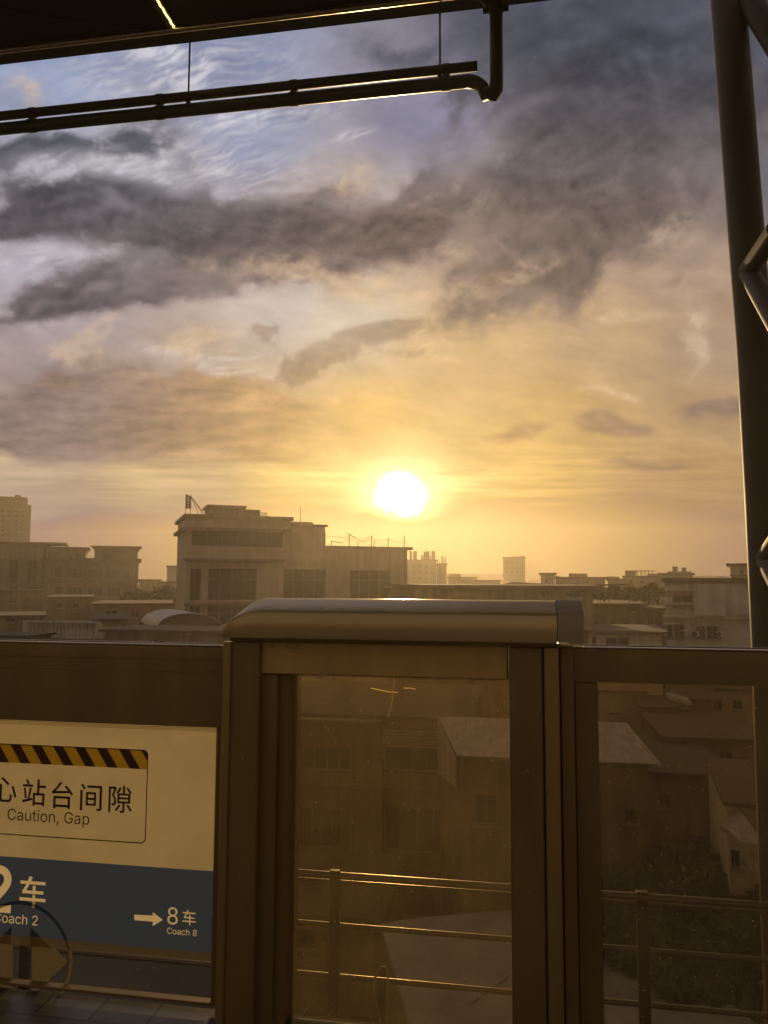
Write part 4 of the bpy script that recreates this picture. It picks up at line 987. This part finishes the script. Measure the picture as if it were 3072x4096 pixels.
# --- right edge: tall house behind and white house in front
def white_house():
    r, fr = px_block('edge_house', 'upright house with two thin projecting slabs at the right edge of the skyline', 'building', 2922, 3080, 2262, 75., 7, M['plaster'], [(2960, 2280, 2975, 2300)], over=.3, slab=.2)
    a, b, c, d = fr.rect(2918, 2300, 3080, 2304); MB().box(a, -.3, b, c, -.002, d, fr).build('ledge', M['concrete'], r)
    D = 55.; W = [(2690, 2382, 2770, 2432), (2812, 2434, 2836, 2462), (2655, 2498, 2690, 2552), (2697, 2498, 2738, 2552), (2786, 2502, 2822, 2556), (2828, 2502, 2872, 2556)]
    r, fr = px_block('white_house', 'white two-storey house with shaded balcony and window hoods, right', 'house', 2660, 3040, 2330, D, 9, M['plaster_w'], W, deep=.5, bars=1, over=.2, slab=.3, glassm='winbrown')
    for y0, y1, x0, x1 in ((2410, 2418, 2655, 2775), (2462, 2472, 2650, 3040), (2360, 2366, 2660, 2775)):
        a, b, c, d = fr.rect(x0, y0, x1, y1); MB().box(a, -.45, b, c, -.003, d, fr).build('ledge', M['plaster'], r)
    a, b, c, d = fr.rect(2776, 2336, 2898, 2461); MB().box(a, -.7, b, c, -.456, d, fr).build('plain_panel', M['plaster_w'], r)
    a, b, c, d = fr.rect(2940, 2425, 3000, 2455); MB().box(a, -.7, b, c, -.457, d, fr).build('balcony_wall', M['plaster_w'], r)
    for x0, x1, y in ((2652, 2692, 2494), (2695, 2742, 2494), (2782, 2826, 2500), (2828, 2876, 2500)):
        a, b, c, d = fr.rect(x0, y-4, x1, y); m = MB(); m.prism([fr.pt(a, -.005, d), fr.pt(a, -.6, b), fr.pt(a, -.6, b-.05), fr.pt(a, -.005, d-.06)], np.array(fr.pt(c, 0, 0))-np.array(fr.pt(a, 0, 0))); m.build('window_hood', M['metalroof'], r)
    for i, (x, y, lab) in enumerate(((2733, 2531, 'air conditioner between the left and right hooded windows of the white house'), (2655, 2530, 'air conditioner at the left corner of the white house'), (2782, 2535, 'air conditioner left of the right hooded windows of the white house'), (2877, 2537, 'air conditioner at the right of the hooded windows of the white house'))):
        a, b, c, d = fr.rect(x-13, y-11, x+13, y+11); t = empty('air_conditioner', fr.pt((a+c)/2, -.3, b), lab, 'air conditioner', 'air conditioners on the white house')
        MB().rbox(a, -.36, b, c, -.02, d, .02, fr).build('case', M['ac'], t)
        q = [fr.pt((a+c)/2-.06+.17*math.cos(k*math.pi/8), -.372, (b+d)/2+.17*math.sin(k*math.pi/8)) for k in range(16)]
        MB().prism(q, np.array(fr.pt(0, .01, 0))-np.array(fr.pt(0, 0, 0))).build('fan_grille', M['dark'], t)
        m = MB(); m.box(a+.05, -.34, b-.05, a+.1, -.002, b-.002, fr); m.box(c-.1, -.34, b-.05, c-.05, -.002, b-.002, fr); m.build('bracket', M['post'], t)
white_house()
def garden_house():
    r, fr = px_block('garden_house', 'brown house with roof garden and small windows behind the right panel', 'house', 2346, 2566, 2424, 60., 9, M['brownwall'], [(2440, 2488, 2466, 2508), (2522, 2424+2, 2545, 2446), (2375, 2488, 2395, 2506), (2500, 2490, 2512, 2510)], deep=.25, over=.25, slab=.2, bars=1)
    a, b, c, d = fr.rect(2350, 2536, 2560, 2542); MB().box(a, -.5, b, c, -.002, d, fr).build('ledge', M['concrete'], r)
    # next door, further back and lower
    px_block('dim_house', 'dim brown house squeezed between the garden house and the white house', 'house', 2572, 2652, 2440, 58., 8, M['brownwall'], [(2590, 2470, 2612, 2500), (2590, 2530, 2612, 2556)], over=.1, slab=.15)
    r, fr = px_block('low_white_house', 'low pale house front with dark door gaps just above the right panel', 'house', 2350, 2640, 2533, 44., 6, M['plaster'], [(2368, 2548, 2385, 2600), (2420, 2550, 2520, 2600)], over=.3, slab=.15)
    z = fr.hit(2470, 2424)[1]
garden_house()
r, fr = px_block('long_roof_shed', 'wide low brown building with flat roof just behind the cabinet hood', 'building', 1560, 2370, 2357, 48., 10, M['brownwall'], [(2165, 2368, 2180, 2392), (2255, 2366, 2330, 2392)], over=.3, slab=.25)
def pitched():
    a, b, c = at(1965, 2350, 90.), at(2046, 2328, 90.), at(2170, 2334, 90.); e = at(2182, 2350, 90.)
    root = empty('pitched_house', ((a[0]+e[0])/2, 92., GZ), 'dark house with low pitched roof in front of the lone tower', 'house')
    MB().box(a[0]+.3, 90.2, GZ, e[0]-.3, 97.8, a[2]).build('wall', M['concrete'], root)
    MB().prism([a, b, c, e], (0, 8, 0)).build('roof', M['darkroof'], root)
pitched()
# --- low roofs and terrace in front of the left block
for nm, lab, x0, x1, yt, D, dp, w, wins in (
  ('low_roof_house', 'dark low house below the tall wing at the left edge', -120, 172, 2366, 100., 14, 'brownwall', [(40, 2392, 66, 2412), (96, 2392, 122, 2412)]),
  ('low_roof_house', 'brown low house in front of the windowed block', 196, 372, 2392, 92., 12, 'brownwall', [(225, 2412, 250, 2432), (290, 2412, 315, 2432)]),
  ('low_roof_house', 'wide dim low house left of the pale block, behind the arched canopy', 376, 686, 2420, 82., 14, 'brownwall', [(420, 2440, 470, 2470), (520, 2440, 560, 2470)]),
  ('low_roof_house', 'dark nearer house under the balustrade terrace skyline, left edge', -160, 180, 2470, 62., 8, 'brownwall', [(20, 2462, 60, 2490)]),
  ('low_roof_house', 'low brown annex with light wall patch beside the balustrade', 386, 500, 2487, 47., 7, 'plaster', [(486, 2500, 497, 2512)])):
    px_block(nm, lab, 'house', x0, x1, yt, D, dp, M[w], wins, over=.25, slab=.2, bars=1, deep=.2)
def terrace():
    D = 38.; r, fr = px_block('terrace_house', 'low terrace house whose roof carries the pale balustrade, left', 'house', 60, 420, 2562, D, 6, M['brownwall'], [], over=.1, slab=.1)
    zt = fr.hit(240, 2562)[1]+.102; root = empty('balustrade', fr.pt(fr.hit(245, 2500)[0], .1, zt), 'pale balustrade with turned balusters on the low terrace at left', 'balustrade')
    a, b, c, d = fr.rect(97, 2484, 397, 2491, .1); MB().box(a, .0, b, c, .26, d, fr).build('handrail', M['plaster_w'], root)
    MB().box(a, .02, zt+.001, c, .24, zt+.09, fr).build('base', M['plaster_w'], root)
    for px in (104, 392):
        x = fr.hit(px, 2500, .1)[0]; MB().box(x-.12, -.01, zt+.092, x+.12, .27, b-.002, fr).build('pillar', M['plaster_w'], root)
    n = 17; h = b-(zt+.09)
    for i in range(n):
        x = fr.hit(132+i*(372-132)/(n-1), 2500, .1)[0]; q = fr.pt(x, .13, 0)
        prof = ((0, .055), (.08, .055), (.12, .035), (.3, .075), (.45, .06), (.7, .03), (.88, .045), (.92, .06), (1, .06))
        MB().tube([(q[0], q[1], zt+.092+k*(h-.004)) for k, _ in prof], [w for _, w in prof], 10).build('baluster', M['plaster_w'], root)
terrace()
px_block('front_roof_house', 'low house with flat brown roof right behind the left door panel', 'house', 425, 905, 2530, 33., 3, M['brownwall'], [(600, 2560, 660, 2600)], over=.2, slab=.12, roof='brownroof')
px_block('front_roof_house', 'low dark house behind the left door panel at the left edge', 'house', -200, 110, 2550, 31., 2., M['brownwall'], [(-60, 2560, 0, 2590)], over=.15, slab=.12, roof='darkroof')
def vault():
    D = 42.; z0 = float(at(750, 2512, D)[2]); root = empty('arched_canopy', (float(at(750, 2512, D)[0]), D, z0-2.4), 'pale barrel-vaulted canopy roof left of the cabinet', 'canopy')
    x0, x1 = X(632, D, 2500), X(890, D, 2500); zp = float(at(760, 2455, D)[2]); c = (x0+x1)/2; n = 16
    dx, dy = X(566, D+5, 2500)-x0, 5.
    f = lambda k, t, e=0.: (c-(x1-x0+e)/2*math.cos(math.pi*k/n)+dx*t, D+dy*t, z0+(zp-z0+e/2)*math.sin(math.pi*k/n))
    m = MB()
    for k in range(n):
        m.mesh([f(k, 0, .1), f(k+1, 0, .1), f(k+1, 1, .1), f(k, 1, .1)], [(0, 1, 2, 3)], True); m.mesh([f(k, 0), f(k+1, 0), f(k+1, 1), f(k, 1)], [(0, 1, 2, 3)], True)
        m.mesh([f(k, 0), f(k+1, 0), f(k+1, 0, .1), f(k, 0, .1)], [(0, 1, 2, 3)])
    m.build('vault', M['metalroof'], root)
    MB().face([f(k, .02) for k in range(n+1)]).build('gable', M['brownroof'], root)
    m = MB()
    for x in (x0+.1, x1-.1): m.box(x-.06, D+.1, z0-2.4, x+.06, D+.22, z0); m.box(x-.06+dx, D+dy-.3, z0-2.4, x+.06+dx, D+dy-.18, z0)
    m.build('post', M['post'], root)
    px_block('vault_house', 'small brown house carrying the barrel-vaulted canopy', 'house', 556, 915, 2524, D-.4, 6.2, M['brownwall'], [], over=.05, slab=.05)
vault()
# --- seen through the glass
def glass_view():
    W = [(1530, 2996, 1758, 3094), (1530, 3236, 1800, 3420), (1180, 3530, 1272, 3562), (1180, 3586, 1272, 3622), (1200, 3236, 1360, 3400), (1200, 2990, 1400, 3090)]
    r, fr = px_block('brown_block', 'large brown building with wide dark openings seen through the middle glass', 'building', 1020, 1860, 2874, 30., 9, M['brownwall'], W, deep=.35, over=.25, slab=.18, bars=3, glassm='winbrown', sill=False)
    a, b, c, d = fr.rect(1160, 2868, 1530, 2876); MB().box(a, -.4, b, c, -.252, d, fr).build('gutter', M['plaster'], r)
    m = MB()
    for i in range(6):
        a, b, c, d = fr.rect(1532, 2922+i*12, 1758, 2928+i*12); m.box(a, -.06, b, c, -.002, d, fr)
    m.build('louvres', M['plaster'], r)
    a, b, c, d = fr.rect(1524, 2880, 1530, 3690); MB().box(a, -.1, b, c, -.002, d, fr).build('drainpipe', M['concrete'], r)
    m = MB()
    for y in (3145, 3470):
        a, b, c, d = fr.rect(1130, y-6, 1860, y+4); m.box(a, -.12, b, c, -.003, d, fr)
    m.cur = 0; m.build('string_course', M['concrete'], r)
    for px, y0, y1 in ((1150, 2880, 3690), (1410, 2880, 3690)):
        a, z1 = fr.hit(px, y0); _, z0 = fr.hit(px, y1); MB().tube([fr.pt(a, -.16, z0), fr.pt(a, -.16, z1)], .05, 8).build('drainpipe', M['concrete'], r)
    # lean-to house with sheet roof
    D = 26.; fr = Frame(1832, D, 0); s1 = fr.hit(2592, 3000)[0]; zf = fr.hit(1830, 3010)[1]
    root = empty('sheet_roof_house', fr.pt(s1/2, 2, GZ), 'house with bright corrugated lean-to roof seen through the glass', 'house')
    h = fr.rect(2500, 3236, 2545, 3290); mb = MB(); facade(mb, fr, 0, s1, GZ, zf-.06, [h, fr.rect(1900, 3180, 1990, 3300)], .3)
    bl, br = at(1760, 2867, D+3.4), at(2505, 2870, D+3.4)
    b0 = (float(bl[0]), D+3.4); b1 = (float(br[0]), D+3.4); zb = float(bl[2])-.1
    mb.face([fr.pt(0, 0, GZ), fr.pt(0, 0, zf-.06), (*b0, zb), (*b0, GZ)]); mb.face([fr.pt(s1, 0, GZ), fr.pt(s1, 0, zf-.06), (*b1, zb), (*b1, GZ)]); mb.face([(*b0, GZ), (*b1, GZ), (*b1, zb), (*b0, zb)])
    mb.build('wall', M['brownwall'], root)
    fl, f_r = np.array(fr.pt(-.05, -.25, zf-.05)), np.array(fr.pt(s1+.35, -.25, zf-.05)); bl = np.array([b0[0]-.05, b0[1], zb+.12]); br = np.array([b1[0], b1[1], zb+.12])
    n = 90; m = MB(); vs = []
    for k in range(n+1):
        u = k/n; w = .011*math.cos(k*math.pi); vs += [fl+(f_r-fl)*u+np.array([0, 0, w]), bl+(br-bl)*u+np.array([0, 0, w])]
    m.mesh(vs, [(2*k, 2*k+2, 2*k+3, 2*k+1) for k in range(n)], True); m.mesh([v-np.array([0, 0, .05]) for v in vs], [(2*k, 2*k+2, 2*k+3, 2*k+1) for k in range(n)], True)
    m.build('sheet_roof', M['metalroof'], root)
    MB().prism([fl+np.array([0, .004, -.09]), bl+np.array([0, 0, -.09]), bl+np.array([.0, 0, -2.1]), fl+np.array([0, .004, -1.0])], (-.05, 0, 0)).build('gable_panel', M['plaster_w'], root)
    for hh in (h, fr.rect(1900, 3180, 1990, 3300)): window(fr, hh, root, .2, 1)
    m = MB(); p = np.array(fr.pt(0, 0, 0)); a = at(1829, 2930, D+1.2); m.tube([a+np.array([0, 0, -.9]), a], .02, 6); m.build('vent_pipe', M['post'], root)
    # grey roof low beside the viaduct
    z = -7.6; P_ = [onz(1524, 3694, z), onz(1700, 3668, z), onz(2035, 3641, z), onz(2260, 3655, z), onz(2430, 3740, z), onz(2780, 3880, z), onz(3040, 4110, z), onz(3300, 4400, z), onz(1800, 4700, z), onz(1640, 4096, z)]
    root = empty('grey_roof_shed', (float(P_[8][0]), float(P_[1][1]), GZ), 'broad low shed with plain grey roof seen below the guardrail', 'shed')
    MB().prism([p-np.array([0, 0, .0]) for p in P_], (0, 0, -.18)).build('roof', M['greyroof'], root)
    ctr = sum(P_)/len(P_); m = MB()
    Q_ = [ctr+(p-ctr)*.97 for p in P_]
    for i in range(len(Q_)):
        a, b = Q_[i], Q_[(i+1) % len(Q_)]; m.face([a-np.array([0, 0, .182]), b-np.array([0, 0, .182]), (b[0], b[1], GZ), (a[0], a[1], GZ)])
    m.build('wall', M['concrete'], root)
    m = MB(); m.tube([onz(1880, 4010, z+.03), onz(1990, 3930, z+.03), onz(2030, 3900, z+.03)], .035, 6); m.build('roof_seam', M['metalroof'], root)
    # small dark house under the left of the middle glass
    px_block('yard_house', 'small brown yard house low behind the guardrail, middle glass', 'house', 1080, 1522, 3672, 23., 5, M['brownwall'], [(1190, 3720, 1260, 3790)], over=.15, slab=.12, roof='brownroof')
    # right glass: jumble of houses
    J = [('yard_block', 'plain olive-brown wall block behind the trees, right glass', 2600, 2890, 3100, 29., 7, 'brownwall', [(2640, 3180, 2680, 3230)], {}),
         ('back_house', 'pale grey house at top of the right glass, left side', 2380, 2560, 2770, 44., 7, 'plaster', [(2440, 2800, 2480, 2850)], {}),
         ('back_house', 'dim house with bright roof edge at the middle of the right glass', 2556, 2690, 2835, 40., 6, 'concrete', [(2590, 2870, 2630, 2910)], {}),
         ('back_house', 'dark brown house under the bright roof edge, right glass', 2690, 2830, 2800, 42., 7, 'brownwall', [(2720, 2840, 2760, 2880)], {}),
         ('back_house', 'pale house near the column at top of the right glass', 2790, 3010, 2760, 46., 8, 'plaster', [(2850, 2800, 2890, 2840), (2930, 2800, 2970, 2840)], {}),
         ('back_house', 'low brown house with rusty roof beside the column, right glass', 2650, 3060, 2960, 34., 6, 'brownwall', [(2720, 3000, 2770, 3050), (2880, 3010, 2930, 3060)], {})]
    for nm, lab, x0, x1, yt, D, dp, w, wins, ex in J:
        r, fr = px_block(nm, lab, 'house', x0, x1, yt, D, dp, M[w], wins, over=.25, slab=.12, roof=R.choice(('brownroof', 'darkroof', 'darkroof')), **ex)
    m = MB(); m.prism([at(2680, 2800, 39.), at(2690, 2790, 39.), at(2770, 2812, 39.), at(2760, 2822, 39.)], (0, 1.2, .1)); tag(m.build('tin_awning', M['metalroof']), 'small bright tin awning in the houses of the right glass', 'awning')
    # white stepped house by the column
    D = 21.; fr = Frame(2880, D, -8)
    r = building('white_stepped_house', 'white house with two sloping canopies beside the column, right glass', 'house', fr, 0, 4.2, fr.hit(2960, 3226)[1], 5, M['plaster_w'], [(2900, 3400, 2960, 3470)], over=.1, slab=.1)
    for a, b, c, d in (((2878, 3300), (2960, 3366), (3060, 3380), (2960, 3240)), ((2962, 3440), (3030, 3490), (3080, 3470), (3000, 3420)), ((2965, 3850), (3035, 3930), (3080, 3900), (3010, 3830))):
        q = [at(*a, D-.1), at(*b, D-1.3), at(*c, D-1.2), at(*d, D-.05)]; MB().prism(q, (0, 0, -.08)).build('sloping_canopy', M['metalroof'], r)
glass_view()
# --- hills at the back of the city
def hills():
    m = MB(); n = 80; y = 400.
    for k in range(n):
        f = lambda i: -170+340*i/n; h = lambda i: GZ+12+2.5*gn1(i*.21)+2.5*gn1(i*.6+7)
        m.mesh([(f(k), y, GZ-.5), (f(k+1), y, GZ-.5), (f(k+1), y+12, h(k+1)), (f(k), y+12, h(k)), (f(k+1), y+24, GZ-.5), (f(k), y+24, GZ-.5)], [(0, 1, 2, 3), (3, 2, 4, 5)], True)
    tag(m.build('hills', M['ground']), kind='structure')
def gn1(x): return float(gnoise(np.array([x]), np.array([.37]), 77)[0])
hills()
# ------------------------------------------------------------------ trees
def tree(name, label, base, h, rad, leaves, mat, group=None, size=.22, clumps=14, flat=.8):
    base = np.array(base, float); root = empty(name, base, label, 'tree', group)
    top = base+np.array([R.uniform(-.2, .2), R.uniform(-.2, .2), h*.62]); m = MB()
    m.tube([base, base+(top-base)*.5+np.array([R.uniform(-.1, .1), 0, 0]), top], [h*.028, h*.02, h*.012], 8)
    cs = []
    for i in range(clumps):
        a = R.uniform(0, 2*math.pi); el = R.uniform(-.5, 1.); q = R.uniform(.35, 1.)
        c = base+np.array([rad*q*math.cos(a)*math.cos(el*.9), rad*q*math.sin(a)*math.cos(el*.9), h-rad*flat+rad*flat*q*math.sin(el*1.2)])
        cs.append((c, rad*R.uniform(.22, .46)))
        if i < 7: m.tube([base+(top-base)*R.uniform(.45, .95), (top+c)/2+np.array([0, 0, -.1*rad]), c], [h*.012, h*.008, h*.003], 5)
    m.build('trunk', M['bark'], root)
    rng = np.random.default_rng(R.randrange(10**6)); vs = []; fs = []
    for k in range(leaves):
        c, r = cs[k % len(cs)]
        d = rng.normal(size=3); d /= np.linalg.norm(d); p = c+d*r*rng.uniform(.25, 1.05)**.6*np.array([1, 1, .8])
        u = rng.normal(size=3); u /= np.linalg.norm(u); w = np.cross(u, rng.normal(size=3)); w /= np.linalg.norm(w); s = size*rng.uniform(.5, 1.3)
        n = len(vs); vs += [p-u*s, p+w*s*.45, p+u*s, p-w*s*.45]; fs.append((n, n+1, n+2, n+3))
    MB().mesh(vs, fs).build('crown', M[mat], root)
g = 'trees behind the guardrail'
for px, py, D, h, rad, lv, mt, lab in ((2470, 3520, 21.5, 4.6, 1.5, 9000, 'leaf', 'dark leafy tree rising left of the guardrail post, right glass'), (2620, 3420, 23., 6., 1.7, 9000, 'leaf_dry', 'tallest olive tree against the brown wall, right glass'),
        (2760, 3520, 22., 5., 1.7, 9000, 'leaf', 'round dark tree in the middle of the right glass'), (2890, 3560, 21.3, 4.6, 1.4, 8000, 'leaf_dry', 'tree leaning beside the white stepped house'), (2990, 3620, 20.3, 4.2, 1.3, 8000, 'leaf', 'dark tree beside the steel column, right glass'), (2680, 3690, 20.0, 3.6, 1.4, 8000, 'leaf', 'low bushy tree at the edge of the grey roof')):
    p = at(px, py, D); tree('broadleaf_tree', lab, (p[0], D, GZ), p[2]-GZ+.2, rad, lv, mt, g, .2, 22)
for px, py, D, rad, lab in ((585, 2348, 120., 4., 'dim tree against the right wall of the windowed block'), (635, 2352, 115., 4.2, 'middle dim tree left of the pale block'), (676, 2362, 112., 3.4, 'dim tree touching the left edge of the pale block')):
    p = at(px, py, D); tree('broadleaf_tree', lab, (p[0], D, GZ), p[2]-GZ, rad, 2600, 'leaf', 'trees left of the pale block', .5, 16)
for px, py, D, rad, lab in ((2392, 2352, 61., .8, 'left bush of the roof garden'), (2440, 2340, 62., 1., 'spreading bush in the middle of the roof garden'), (2520, 2352, 61.5, .8, 'bush of the roof garden near its right end'), (2592, 2338, 66., 1.1, 'dark bushy tree right of the roof garden')):
    p = at(px, py, D); base = GZ if px > 2560 else float(at(2450, 2424, 60.)[2])+.2; tree('roof_bush', lab, (p[0], D+.6, base), max(1.2, p[2]-base), rad, 1500, 'leaf_dry', 'bushes of the roof garden', .2, 12)
m = MB(); m.prism([at(2395, 2340, 61.), at(2412, 2337, 61.), at(2532, 2334, 63.), at(2528, 2338, 63.)], (0, .3, -.05)); m.tube([at(2420, 2336, 61.2), at(2420, 2424, 61.2)], .04, 6); m.tube([at(2520, 2336, 62.8), at(2520, 2424, 62.8)], .04, 6)
tag(m.build('garden_awning', M['metalroof']), 'thin bright awning sheet over the roof garden', 'awning')
